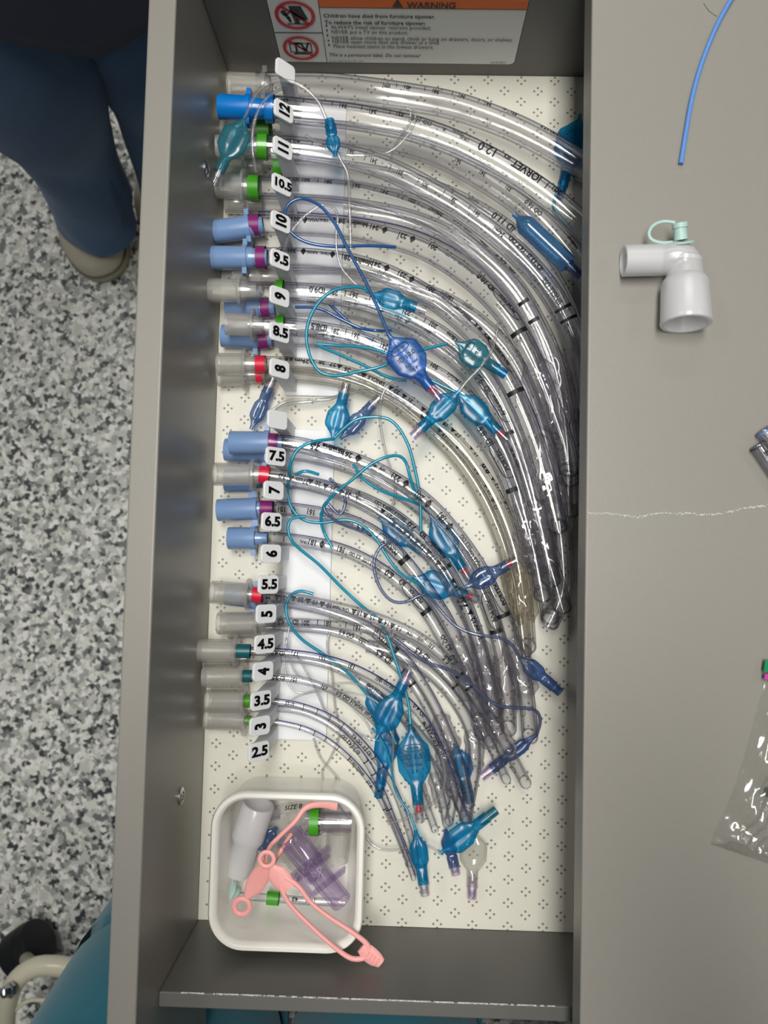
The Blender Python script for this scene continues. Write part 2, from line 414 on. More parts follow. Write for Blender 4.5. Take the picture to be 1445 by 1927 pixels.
lxd = PY(616, 117, WY).x; lzm = PY(570, 60.5, WY).z
b = MB(); wbox(b, lx0, lx1, lz0, ltop, WY, 0, .004); wbox(b, lx0+.0005, lx1-.0005, lz0+.0005, ltop-.0005, WY-.0002, 1, .0036)
b.build('label_sheet', [M['ink'], M['paper']], wl, False)
b = MB(); wbox(b, lxd, lx1-.0006, lzh, ltop-.0006, WY-.0004); b.build('header_stripe', M['orange'], wl, False)
b = MB(); wbox(b, lxd-.0004, lxd, lz0+.0006, ltop-.0006, WY-.0005); wbox(b, lx0+.0006, lxd, lzm-.0002, lzm+.0002, WY-.0005)
wbox(b, lxd, lx1-.0006, lzh-.0003, lzh, WY-.0005); b.build('divider_line', M['ink'], wl, False)
def wtext(mb, t, px0, px1, pyb, hpx, bold=0., shear=0):
    v, f = glyphs(t, bold); a = PY(px0, pyb, WY); c = PY(px1, pyb, WY); xs = [q[0] for q in v]; ys = [q[1] for q in v]
    h = (PY(px0, pyb-hpx, WY).z-a.z); x0, x1, = min(xs), max(xs)
    H = .7
    y0 = -.25 if any(ch in t for ch in 'abcdefghijklmnopqrstuvwxyz') or True else min(ys)
    vs = [(a.x+(q[0]-x0)/(x1-x0)*(c.x-a.x)+shear*(q[1]-y0)*h/H, WY-.0006, a.z+(q[1]-YB0)*h/H) for q in v]
    mb.add(vs, [tuple(reversed(k)) for k in f])
_v, _ = glyphs('H'); YB0 = min(q[1] for q in _v); 
b = MB()
wtext(b, 'WARNING', 765, 857, 13.5, 11, .03)
for t, x0, x1, yb, bo in (('Children have died from furniture tipover.', 609, 819, 31, .018), ('To reduce the risk of furniture tipover:', 611, 800, 43.5, .018),
    ('ALWAYS install tipover restraint provided.', 623, 811, 52.5, 0), ('NEVER put a TV on this product.', 624, 768, 61.5, 0),
    ('NEVER allow children to stand, climb or hang on drawers, doors, or shelves.', 625, 965, 73, 0),
    ('NEVER open more than one drawer at a time.', 626, 828, 80, 0), ('Place heaviest items in the lowest drawers.', 628, 816, 88.5, 0)):
    wtext(b, t, x0, x1, yb, 6.6, bo)
wtext(b, 'This is a permanent label. Do not remove!', 619, 790, 104.5, 6, .006, .2)
wtext(b, '© Inter IKEA Systems B.V. 2017', 620, 685, 114.5, 3)
wtext(b, 'AA-2057852-2', 923, 953, 118, 3)
for yb, x_ in ((48.5, 614), (57.5, 615), (67, 616), (76.5, 618), (85, 619)):
    c = PY(x_, yb, WY-.0006); b.add([(c.x+.0006*math.cos(k*.785), WY-.0006, c.z+.0009*math.sin(k*.785)) for k in range(8)], [tuple(range(8))])
c = PY(748, 7, WY-.0006); b.add([(c.x-.0033, WY-.0006, c.z-.0032), (c.x+.0033, WY-.0006, c.z-.0032), (c.x, WY-.0006, c.z+.0042)], [(0, 1, 2)])
b.build('lettering', M['ink'], wl, False)
# pictograms
for cx_, cy_, kind in ((555, 27, 0), (566, 89, 1)):
    c = PY(cx_, cy_, WY); rx = .0125 if kind == 0 else .0118; rz = rx*1.02; n = 40
    g = MB()
    def pol(pts): g.add([(c.x+u*rx, WY-.0005, c.z+v*rz) for u, v in pts], [tuple(range(len(pts)))])
    if kind == 0:
        pol([(-.25, .62), (.35, .62), (.62, -.3), (-.1, -.42)]); pol([(-.45, -.6), (.55, -.6), (.55, -.66), (-.45, -.66)])
        pol([(-.05, -.42), (.15, -.42), (.2, -.6), (-.1, -.6)])
        for u, v, q in ((-.55, .18, .14),): pol([(u+q*math.cos(k*.52), v+q*math.sin(k*.52)) for k in range(12)])
        pol([(-.62, .02), (-.4, .05), (-.25, -.2), (-.42, -.28), (-.5, -.1)]); pol([(-.5, .03), (-.25, .25), (-.2, .18), (-.45, -.06)])
        pol([(-.42, -.2), (-.25, -.2), (-.22, -.5), (-.35, -.5)])
    else:
        g.add([(c.x+u*rx, WY-.0005, c.z+v*rz) for u, v in ((-.62, -.38), (.62, -.38), (.62, .4), (-.62, .4), (-.56, -.32), (.56, -.32), (.56, .34), (-.56, .34))],
              [(0, 1, 5, 4), (1, 2, 6, 5), (2, 3, 7, 6), (3, 0, 4, 7)])
        v, f = glyphs('TV', .02); xs = [q[0] for q in v]
        g.add([(c.x+q[0]*.0098, WY-.0005, c.z+(q[1])*.0135) for q in v], f); pol([(-.35, -.42), (.35, -.42), (.5, -.55), (-.5, -.55)])
    g.build('pictogram', M['ink'], wl, False)
    g = MB(); vs = []
    for k in range(n):
        a = 2*math.pi*k/n
        vs += [(c.x+rx*math.cos(a), WY-.0008, c.z+rz*math.sin(a)), (c.x+rx*.82*math.cos(a), WY-.0008, c.z+rz*.82*math.sin(a))]
    g.add(vs, [(2*k, 2*((k+1) % n), 2*((k+1) % n)+1, 2*k+1) for k in range(n)])
    g.add([(c.x+rx*u, WY-.0008, c.z+rz*v) for u, v in ((-.66, .54), (-.54, .66), (.66, -.54), (.54, -.66))], [(0, 2, 3, 1)])
    g.build('prohibition_ring', M['lred'], wl, False)

# ------------------------------------------------------------------ slot organisers with numbered tags
ZT = .052
def organiser(tags_, base, label):
    r0 = P(590, base[4], .0)
    og = thing('slot_organizer', label, 'organizer', r0, 'white slot organizers in the drawer')
    x0, x1, y0, y1 = base[:4]
    b = MB(); b.box((x0, y1, .0003), (x1, y0, .003)); b.build('base_plate', M['print3d'], og, False, .0006)
    for px, py, t, rot in tags_:
        c = P(px, py, ZT); hx, hy = .0042, .0056; dz = .0058
        d = MB(); py_ = .0042
        vs = [(c.x-hx, c.y-py_, .003), (c.x+hx, c.y-py_, .003), (c.x+hx, c.y+py_, .003), (c.x-hx, c.y+py_, .003),
              (c.x-hx, c.y-py_, ZT+dz-.0012), (c.x+hx, c.y-py_, ZT-dz-.0012), (c.x+hx, c.y+py_, ZT-dz-.0012), (c.x-hx, c.y+py_, ZT+dz-.0012)]
        d.add(vs, [(0, 3, 2, 1), (4, 5, 6, 7), (0, 1, 5, 4), (1, 2, 6, 5), (2, 3, 7, 6), (3, 0, 4, 7)])
        dv = d.build('divider', M['print3d'], og, False, .0008)
        # tilted rounded plate
        ax = Vector((2*hx*1.18, 0, -2*dz*1.0)); L_ = ax.length/2; ax.normalize(); ay = Vector((0, 1, 0)); nz = ax.cross(ay)
        pl = MB(); pts = []; rad = .0026
        for cx, cy, a0 in ((L_-rad, hy-rad, 0), (-L_+rad, hy-rad, 90), (-L_+rad, -hy+rad, 180), (L_-rad, -hy+rad, 270)):
            for k in range(6): a = math.radians(a0+18*k); pts.append((cx+rad*math.cos(a), cy+rad*math.sin(a)))
        n = len(pts)
        vs = [c+ax*u+ay*v+nz*h for h in (-.0012, .0006) for u, v in pts]
        pl.add(vs, [list(range(n))[::-1], [n+i for i in range(n)]]+[(i, (i+1) % n, n+(i+1) % n, n+i) for i in range(n)])
        pl.build('number_plate', M['print3d'], dv, False, .0004)
        if t:
            v, f = glyphs(t, .045); s_ = .0080 if not rot else .0076
            if len(t) >= 4: s_ *= .88
            tm = MB(); k_ = len(v)
            def tp(q, h):
                u, w_ = q[0]*s_*1.12, q[1]*s_
                if not rot: u *= 1.12
                if rot: u, w_ = -w_*1.5, u*.95
                return c+ax*u+ay*w_+nz*h
            tm.add([tp(q, .0011) for q in v], f)
            tm.build('numeral', M['numeral'], dv, False)
    return og
g1 = [(537, 133, '', 0), (534, 209, '12', 1), (532, 279, '11', 1), (530, 348, '10.5', 0), (528, 418, '10', 1), (527, 489, '9.5', 0), (526, 558, '9', 1), (526, 626, '8.5', 0), (526, 694, '8', 1)]
g2 = [(522, 790, '', 0), (519, 859, '7.5', 0), (515, 923, '7', 1), (511, 982, '6.5', 0), (510, 1042, '6', 1), (505, 1100, '5.5', 0), (501, 1155, '5', 1), (498, 1212, '4.5', 0), (495, 1263, '4', 1), (491, 1318, '3.5', 0), (489, 1366, '3', 1), (487, 1414, '2.5', 0)]
def xr(px, py): return P(px, py, .003).x
organiser(g1, (xr(538, 700), xr(641, 600), P(600, 195, .003).y, P(600, 745, .003).y, 450), 'upper white slot organizer in the drawer with tags 12 to 8')
organiser(g2, (xr(530, 1100), xr(622, 1100), P(600, 808, .003).y, P(600, 1394, .003).y, 1100), 'lower white slot organizer in the drawer with tags 7.5 to 2.5')

# ------------------------------------------------------------------ pilot balloons
class Bal:
    def __init__(s, a, b, z, w, flat=.5, z2=None, split=.70, bend=0):
        s.a = P(a[0], a[1], z/1000.); s.b = P(b[0], b[1], (z if z2 is None else z2)/1000.); s.w = w; s.flat = flat; s.split = split; s.bend = bend
        s.L = (s.b-s.a).length; s.T = (s.b-s.a).normalized(); s.S = s.T.cross(Vector((0, 0, 1))).normalized(); s.U = s.S.cross(s.T)
    def prof(s, t):
        k = [(0, .0012), (.07, .0014), (.14, s.w*.45), (.23, s.w*.90), (.29, s.w*.95), (.47, s.w*.93), (.57, s.w*.62), (s.split-.08, max(.0036, s.w*.36)), (s.split, .0036), (.82, .0035)]
        for (t0, r0), (t1, r1) in zip(k, k[1:]):
            if t <= t1:
                f = (t-t0)/(t1-t0); f = .85*f+.15*f*f*(3-2*f); return r0+(r1-r0)*f
        return .0035
    def fl(s, t): return 1-(1-s.flat)*min(1, max(0, t/.15))*min(1, max(0, (s.split-t)/.12)) if t < s.split else 1.
    def at(s, t, v=0, h=0): return s.a+s.T*(s.L*t)+s.S*v+s.U*(h+s.bend*math.sin(math.pi*t))
def balloon(parent, a, b, z, w, m, vm='clearhard', flat=.5, z2=None, core='white', txt=None, bend=0, rigid=False):
    B = Bal(a, b, z, w, flat*.62, z2, bend=bend)
    mb = MB(); n = 26; ts = [.82*i/n for i in range(n+1)]
    if rigid: B.prof = lambda t: .0016 if t < .08 else (.0016+(w-.0016)*min(1, (t-.08)/.1)**.6)
    mb.sweep([B.at(t) for t in ts], [B.prof(t) for t in ts], 32, [B.fl(t) if not rigid else 1 for t in ts],
             phimod=None if rigid else (lambda u, a_: 1-(.34*math.exp(-(((a_+math.pi) % (2*math.pi)-math.pi)/.28)**2)+.08*math.cos(3*a_))*math.sin(math.pi*min(1, u/.8))))
    ob = mb.build('pilot_balloon', M[m], parent)
    v = MB(); r = .0030
    v.lathe(B.at(.70), B.at(1.), [(0, .0020), (.1, .0027), (.36, .0027), (.38, .0037), (.48, .0037), (.5, r), (1, r), (1, r*.72), (.55, r*.72)], 20)
    v.build('valve_housing', M[vm], ob)
    v = MB(); v.lathe(B.at(.80), B.at(.91), [(0, .0001), (0, .0012), (.4, .0012), (.5, .0016), (.95, .0015), (1, .0001)], 12)
    v.build('valve_core', M['red'] if core == 'red' else M['white'], ob)
    if txt:
        mb = MB()
        for t_, u0, v0, h, flip in txt:
            vv, ff = glyphs(t_, .01) if t_ != 'OVAL' else oval(h*1.9, h*.75, h*.13)
            vs = []
            for q in vv:
                x, y = (q[0]*h, q[1]*h) if t_ != 'OVAL' else q
                if flip == 1: du, dv = y, x        # read across the balloon
                elif flip == 2: du, dv = -y, -x
                elif flip == 0: du, dv = x, y*-1
                else: du, dv = -x, y
                if flip in (1, 2): du, dv = -abs(1)*du if flip == 1 else -du, dv if flip == 1 else dv
                if flip == 1: du, dv = -y, -x
                if flip == 2: du, dv = y, x
                t = u0+du/B.L; vlat = v0+dv; rr = B.prof(t)
                hgt = B.fl(t)*math.sqrt(max(.0, rr*rr-vlat*vlat))+.0004
                vs.append(B.at(t, vlat, hgt))
            mb.add(vs, ff)
        mb.build('balloon_print', M['ink'], ob, False)
    return ob
def line(parent, pts, m, r=.0011):
    p3 = smooth(catmull([P(q[0], q[1], q[2]/1000.) for q in pts], 8), 4); p3, _ = resample(p3, .0025)
    mb = MB(); mb.sweep(p3, r, 10, cap=(True, True)); return mb.build('inflation_line', M[m], parent)

# ------------------------------------------------------------------ breathing tubes
ALL = []
class Tube:
    def __init__(s, label, od, pts, group='clear breathing tubes fanned across the drawer', mat_='pvc'):
        s.r = od/2000.; s.px = pts; ALL.append(s)
        p3 = [P(x, y, z/1000.) for x, y, z in pts]
        s.p, s.L = resample(smooth(catmull(p3, 10), 10), .003)
        s.n = len(s.p)-1; s.mat = mat_
        s.o = thing('endotracheal_tube', label, 'breathing tube', s.p[0], group)
        s.pr = [proj(q) for q in s.p]; s.mk = MB(); s.mkg = MB()
    def fr(s, u):
        u = min(max(u, 0), s.n-.001); i = int(u); f = u-i
        c = s.p[i].lerp(s.p[i+1], f)
        T = (s.p[min(i+2, s.n)]-s.p[max(0, i-1)]).normalized(); S = T.cross(Vector((0, 0, 1))).normalized(); return c, T, S, S.cross(T)
    def find(s, x, y):
        i = min(range(s.n+1), key=lambda k: (s.pr[k][0]-x)**2+(s.pr[k][1]-y)**2)
        best = (1e9, 0)
        for k in range(-10, 11):
            u = min(max(i+k/10., 0), s.n); c = s.fr(u)[0]; q = proj(c); d = (q[0]-x)**2+(q[1]-y)**2
            if d < best[0]: best = (d, u)
        return best[1]
    def surf(s, u, phi, dr=.00015):
        c, T, S, U = s.fr(u); r = s.r+dr; return c+r*(math.cos(phi)*U+math.sin(phi)*S)
    def body(s, shear=.7, eye=True, inner=.76):
        mb = MB(); mb.sweep(s.p, s.r, 24, shear=shear); mb.sweep(s.p, s.r*inner, 20, mi=1, shear=shear*1.3)
        # rim at the bevelled tip
        k = len(mb.v); n = 24
        mb.build('tube', [M[s.mat], M['pvc_i']], s.o)
        if eye:
            e = MB(); u0 = s.n-max(3.2, s.r*3.2/.003); ln_ = s.r*.62/.003; pts = []
            for k in range(25):
                a = 2*math.pi*k/24; pts.append(s.surf(u0+ln_*math.cos(a), .9+.40*math.sin(a)))
            e.sweep(pts, .0003, 6); e.build('side_eye', M['rim'], s.o)
            rim = MB(); c, T, S, U = s.fr(s.n); c = s.p[-1]; pts = []
            for k in range(29):
                a = 2*math.pi*k/28; pts.append(c+s.r*.9*(math.cos(a)*U+math.sin(a)*S)+T*(shear*math.cos(a)*s.r*1.))
            rim.sweep(pts, s.r*.12, 8); rim.build('tip_rim', M['rim'], s.o)
    def blueline(s, phi=-1.35, w=.0010, u0=2):
        mb = MB(); vs = []; dp = w/s.r
        idx = range(u0, s.n+1)
        for i in idx: vs += [s.surf(i, phi-dp, .0001), s.surf(i, phi+dp, .0001)]
        m_ = len(idx); mb.add(vs, [(2*i, 2*i+1, 2*i+3, 2*i+2) for i in range(m_-1)]); mb.build('blue_stripe', M['blueline'], s.o)
    def t(s, x, y, txt, h=3.3, bold=.025, flip=True, grey=False, sq=.86):
        h = h*1.5/1000.; bold += .016; u0 = s.find(x, y); c, T, S, U = s.fr(u0)
        w0 = P(x, y, c.z+s.r*.8); off = (w0-c).dot(S)/s.r; off = max(-.85, min(.85, off)); phi0 = math.asin(off)
        ds = s.L/s.n; v, f = tglyphs(txt, bold) if txt != 'OVAL' else oval(2.2, .66, .085, 64)
        sg = -1 if flip else 1
        (s.mkg if grey else s.mk).add([s.surf(u0+sg*q[0]*h*sq/ds, phi0-sg*q[1]*h/s.r) for q in v], f)
    def row(s, items, **k):
        for it in items:
            kk = dict(k)
            if len(it) > 3: kk['h'] = it[3]
            s.t(*it[:3], **kk)
    def band(s, x, y, w=2.4, ph=1.1, c=0.):
        u = s.find(x, y); ds = s.L/s.n; d = w/2000./ds; n = 14; vs = []
        for k in range(n+1):
            a = c-ph+2*ph*k/n; vs += [s.surf(u-d, a, .0002), s.surf(u+d, a, .0002)]
        s.mk.add(vs, [(2*k, 2*k+1, 2*k+3, 2*k+2) for k in range(n)])
    def done(s):
        if s.mk.v: s.mk.build('markings', M['ink'], s.o, False)
        if s.mkg.v: s.mkg.build('small_print', M['inkgrey'], s.o, False)
    def cuff(s, a, b, fat=1.45, m='film', seed=0):
        u0, u1 = s.find(*a), s.find(*b)
        if u1 < u0: u0, u1 = u1, u0
        n = 44; rn = random.Random(seed); ph = [rn.uniform(0, 6.28) for _ in range(6)]
        pts = [s.fr(u0+(u1-u0)*i/n)[0] for i in range(n+1)]
        r = []
        for i in range(n+1):
            t = i/n; e = min(1, min(t, 1-t)/.16); e = e*e*(3-2*e); r.append(s.r*(1.03+(fat-1.03)*e))
        r[0] = r[-1] = s.r*1.02
        def pm(t, a_):
            e = min(1, min(t, 1-t)/.1)
            return 1+e*(.07*math.sin(3*a_+ph[0]+5*t)+.05*math.sin(5*a_+ph[1]-9*t)+.04*math.sin(2*a_+19*t+ph[2])+.03*math.sin(7*a_+31*t+ph[3])-.04)
        mb = MB(); mb.sweep(pts, r, 30, phimod=pm); mb.build('cuff', M[m], s.o)
    def ring(s, a, b, m, k=1.06):
        u0, u1 = s.find(*a), s.find(*b); n = 8; pts = [s.fr(u0+(u1-u0)*i/n)[0] for i in range(n+1)]
        if (pts[-1]-pts[0]).length < .002: pts = [s.fr(u0+.3*i)[0] for i in range(8)]
        mb = MB(); mb.sweep(pts, s.r*k+.0002, 24); mb.build('colour_band', M[m], s.o)
    def conn(s, end, m, kind='tab', neck=None, fr=.56, R=.0076, rot=0.):
        """15 mm connector from pixel `end` to the tube's first points"""
        a = P(end[0], end[1], s.p[0].z); c = s.fr(3)[0]; neck = neck or min(s.r*.98, .0062)
        mb = MB(); r2 = neck
        mb.lathe(a, c, [(.03, R*.84), (0, R*.88), (0, R*.98), (.015, R), (fr, R*.965), (fr+.01, r2*1.12), (fr+.12, r2*1.06), (fr+.18, r2*1.0), (.97, r2*.92), (1, r2*.86)], 32)
        mb.lathe(a, c, [(.0, R*.84), (fr-.03, R*.80), (fr, r2*.78), (1, r2*.74)], 28)
        T = (c-a).normalized(); L = (c-a).length; S = T.cross(Vector((0, 0, 1))).normalized(); U = S.cross(T)
        if kind == 'disc':
            t0 = fr-.02; t1 = fr+.055; mb.lathe(a, c, [(t0, R*.9), (t0, R*1.36), (t0+.01, R*1.4), (t1-.01, R*1.4), (t1, R*1.36), (t1, R*.8)], 32)
        else:
            F = Matrix((tuple(T)+(0,), tuple(S)+(0,), tuple(U)+(0,), (0, 0, 0, 1))).transposed(); F.translation = a
            F = F @ Matrix.Rotation(rot, 4, 'X')
            x0 = L*fr-.0005; x1 = x0+.0030; mb.lathe(a, c, [(x0/L, R*.9), (x0/L, R*1.08), (x1/L, R*1.08), (x1/L, R*.8)], 32)
            mb.box((x0, -R*1.55, -R*.38), (x1, R*1.55, R*.38), 0, F)
        return mb.build('connector', M[m], s.o)

# ================================================================== the tubes, upper slots
# T1 17.3 mm, against the far side
t = Tube('thickest clear tube lying against the far drawer side, translucent connector, cm scale 40 to 32', 17.3,
         [(484, 163, 11), (550, 162, 11), (620, 164, 11), (700, 173, 12), (780, 185, 12), (850, 198, 13), (912, 218, 14), (972, 242, 15), (1027, 270, 16), (1085, 305, 17), (1150, 352, 18), (1220, 410, 16), (1290, 490, 14)])
t.body(eye=False); t.conn((430, 160), 'frost', 'tab', fr=.82, R=.0082)
t.row([(731, 166, 'cm|'), (748, 163, '|'), (770, 167, '40|'), (801, 170, '|'), (823, 175, '38|'), (853, 178, '|'), (873, 184, '36|'), (903, 191, '|'), (922, 198, '34|'), (953, 207, '|'), (970, 216, '32|'), (1035, 247, 'OD 17.3')], h=2.7)
t.done()
balloon(t.o, (1092, 215), (1053, 372), 5, .0125, 'teal', vm='teal', flat=.4)
line(t.o, [(1052, 350, 6), (1042, 390, 5), (1075, 430, 5)], 'tealline')
# T2 12.0 with bright blue connector
t = Tube('clear 12.0 tube with the bright blue connector and band, large lettering', 16.0,
         [(500, 204, 35), (550, 208, 34), (600, 213, 33), (650, 218, 33), (700, 226, 33), (771, 240, 33), (835, 261, 33), (890, 285, 33), (945, 314, 33), (1008, 354, 33), (1070, 402, 33), (1130, 462, 32), (1190, 540, 30)])
t.body(eye=False); t.conn((412, 201), 'blue', 'tab', fr=.46, R=.0077)
t.ring((489, 204), (516, 206), 'blue', 1.06)
t.row([(541, 190, '40|'), (574, 191, '|'), (601, 193, '|'), (628, 196, '|'), (651, 202, '36|'), (683, 205, '|'), (706, 212, '34|'), (736, 213, '|'), (757, 218, '32|')], h=2.9)
t.row([(795, 230, 'OD 16.0'),], h=3.0, grey=True); t.t(864, 252, 'NASAL', 2.1, grey=True); t.t(875, 264, 'ORAL', 2.1, grey=True)
t.t(838, 246, 'OVAL', .5, flip=True); t.t(838, 246, 'X', 2.4)
t.t(920, 283, '12.0', 6.0, .004); t.t(957, 297, 'ID', 3.4); t.t(993, 324, 'JORVET', 5.2, .012, sq=.8); t.row([(1030, 352, '|'), (1052, 362, '20|')], h=4)
t.blueline(-1.5, .0006); t.done()
balloon(t.o, (462, 217), (402, 346), 46, .0098, 'palegreen', vm='clearhard', flat=.55)
line(t.o, [(462, 218, 46), (480, 180, 52), (502, 158, 55), (530, 151, 56), (565, 160, 55), (598, 190, 52), (614, 225, 49), (622, 242, 48), (624, 256, 47), (640, 300, 45), (655, 330, 43), (658, 400, 42), (660, 470, 40)], 'clearline')
# small teal collapsed balloon
balloon(t.o, (631, 294), (620, 226), 49, .0046, 'teal', vm='teal', flat=.7)
# T3 16.0 second under
t = Tube('clear 16.0 tube under the bright blue connector, green band, scale 38 to 32', 16.0,
         [(470, 245, 11), (520, 246, 11), (600, 248, 11), (700, 258, 12), (777, 274, 13), (825, 291, 14), (873, 315, 15), (918, 341, 16), (964, 372, 17), (1003, 404, 18), (1045, 445, 18), (1090, 500, 17), (1135, 580, 15), (1160, 660, 14)])
t.body(eye=False); t.conn((412, 246), 'frost', 'tab', R=.0076); t.ring((487, 245), (509, 246), 'green')
t.row([(777, 266, '|'), (801, 273, '|'), (820, 281, '38|'), (853, 294, '|'), (868, 307, '36|'), (900, 318, '|'), (913, 331, '34|'), (945, 346, '|'), (961, 360, '32|')], h=2.6)
t.t(1006, 395, 'OD 16.0', 3.0, grey=True); t.t(1040, 424, 'OVAL', .5); t.t(1075, 455, 'Oral', 2.6, grey=True); t.t(1081, 464, 'Nasal', 2.2, grey=True); t.done()
# T4 ID 11.0 single use
t = Tube('clear 11.0 tube leaving the slot tagged 11, bright green band, SINGLE USE print', 14.7,
         [(478, 276, 31), (520, 278, 30), (570, 281, 29), (637, 291, 28), (711, 311, 28), (762, 333, 28), (808, 357, 28), (856, 385, 28), (898, 414, 28), (938, 445, 28), (972, 476, 28), (1006, 512, 27), (1035, 550, 26), (1062, 595, 25), (1085, 650, 24), (1100, 710, 22), (1110, 780, 20), (1113, 850, 18)])
t.body(); t.conn((408, 277), 'frost', 'disc', fr=.5); t.ring((485, 277), (503, 278), 'green', 1.08)
t.row([(545, 267, 'ID'), (562, 268, '40|'), (590, 272, '|'), (612, 276, '38|'), (640, 281, '|'), (665, 288, '36|'), (690, 300, '|'), (708, 306, '34|'), (738, 318, '|'), (757, 328, '32|'), (790, 343, '|'), (805, 352, '30|'), (838, 366, '|'), (857, 380, '28|'), (885, 394, '|'), (900, 406, '26|'), (942, 440, '24cm|')], h=2.6)
t.t(975, 462, '14.7 OD', 3); t.t(1008, 495, 'ID 11.0', 3.4, .02); t.t(1040, 550, 'SINGLE USE', 3); t.band(1069, 577, 2, .9); t.band(1082, 597, 2, .9)
t.blueline(-1.3, .0006); t.done()
# T5 second 11.0
t = Tube('clear 11.0 tube below, with the long sky blue balloon alongside', 14.7,
         [(470, 313, 9), (530, 314, 9), (600, 318, 9), (680, 328, 9), (760, 344, 10), (830, 366, 11), (890, 395, 13), (940, 426, 14), (985, 464, 15), (1022, 505, 16), (1055, 560, 16), (1078, 620, 16), (1092, 700, 15), (1098, 780, 14), (1100, 850, 12)])
t.body(); t.conn((420, 314), 'frost', 'tab'); t.ring((516, 314), (532, 314), 'green')
t.t(855, 362, '8', 3); t.t(893, 378, 'NASAL', 2.2, grey=True); t.t(950, 420, 'ID 11.0', 4.6, .02); t.t(1018, 470, '20 |', 3.4); t.done()
balloon(t.o, (966, 402), (1092, 520), 45, .0062, 'skyblue', vm='greyblue', flat=1, rigid=True)
# T6 10.5
t = Tube('clear 10.5 tube with translucent connector and green band beside the tag 10.5', 14.0,
         [(462, 353, 23), (500, 354, 23), (560, 355, 23), (620, 358, 23), (673, 366, 24), (728, 380, 25), (778, 397, 26), (822, 418, 28), (865, 446, 29), (905, 480, 30), (943, 515, 31), (975, 553, 31), (1003, 600, 31), (1028, 650, 30), (1047, 710, 30), (1060, 780, 28), (1068, 850, 26), (1070, 900, 24)])
t.body(); t.conn((408, 349), 'frost', 'disc', fr=.62, R=.0080); t.ring((469, 353), (489, 354), 'green', 1.10)
t.row([(540, 338, '10.5'), (559, 338, 'ID'), (580, 339, '30|'), (600, 340, '|'), (622, 343, '28|'), (654, 347, '|'), (676, 351, '26|'), (708, 356, '|'), (728, 363, '24|'), (761, 372, '|'), (780, 380, '22|'), (826, 402, '20cm|')], h=3)
t.t(873, 426, 'OD 14.0', 3, grey=True); t.t(913, 460, 'ORAL', 2.1); t.t(919, 452, 'NASAL', 1.9, grey=True); t.t(955, 495, 'ID 10.5', 4.4, .02); t.t(991, 534, 'OVAL', .5)
t.band(1008, 559, 2.4, .55, .3); t.band(1026, 594, 2.4, .55, .3)
t.cuff((1049, 650), (1064, 800), 1.3, seed=1); t.done()
# a second, lower one in the 10.5 slot
t = Tube('clear tube lying under the 10.5 tube, clear connector collar', 13.6,
         [(470, 382, 9), (540, 384, 9), (620, 388, 9), (700, 398, 9), (780, 416, 9), (850, 446, 10), (905, 482, 11), (950, 526, 12), (990, 580, 13), (1020, 650, 14), (1045, 730, 14), (1060, 820, 13), (1068, 900, 12), (1070, 960, 12)])
t.body(); t.conn((425, 381), 'frost', 'tab', R=.0074); t.blueline(1.3, .0005); t.done()
# T7 10
def portex(t, dm=True): pass
t = Tube('clear 10.0 tube with light blue winged connector and purple band beside tag 10', 13.3,
         [(470, 424, 20), (500, 424, 20), (550, 424, 20), (600, 426, 20), (650, 431, 21), (700, 440, 22), (768, 458, 24), (818, 480, 26), (862, 508, 28), (905, 543, 30), (945, 585, 32), (975, 628, 33), (1002, 680, 34), (1025, 735, 34), (1045, 790, 33), (1062, 840, 33), (1070, 884, 33)])
t.body(); t.conn((403, 436), 'portex', 'tab', fr=.66, rot=.1); t.ring((471, 427), (489, 425), 'purple', 1.05)
t.row([(549, 411, '10'), (561, 413, '30|'), (576, 414, '♦'), (630, 414, '♦')], h=3.2, bold=.03)
t.t(592, 416, 'NASAL', 1.9); t.t(612, 416, 'ORAL', 1.9); t.row([(668, 420, 'blueline 28 |'), (719, 432, '♦ 24|'), (772, 449, '♦ 22|'), (820, 468, '20|')], h=3.4, bold=.03)
t.t(868, 498, 'SINGLE USE  13.6 OD', 1.9, grey=True); t.t(917, 534, 'ID 10.0', 3.6, .03); t.t(958, 572, 'PORTEX', 3.1, .03); t.t(958, 572, 'OVAL', 5.1, sq=.75)
t.band(989, 622, 3, 1.0, 0); t.cuff((1026, 665), (1058, 812), 1.55, seed=2); t.blueline(-1.22); t.done()
line(t.o, [(735, 640, 48), (715, 590, 47), (688, 530, 46), (655, 470, 46), (630, 420, 46), (600, 385, 46), (565, 373, 46), (540, 388, 46), (536, 415, 46), (550, 440, 44), (580, 457, 42), (630, 464, 40), (690, 462, 38), (745, 465, 34)], 'blueline_c', .00105)
balloon(t.o, (730, 628), (827, 752), 48, .0118, 'blueclear', vm='violet', flat=.35, core='red',
        txt=[('PORTEX', .24, .0005, .0020, 1), ('OVAL', .24, .0005, .0033, 1), ('ID 10.0', .36, 0, .0042, 1), ('Soft-Seal', .46, 0, .0026, 1), ('2 P', .54, 0, .003, 1)])
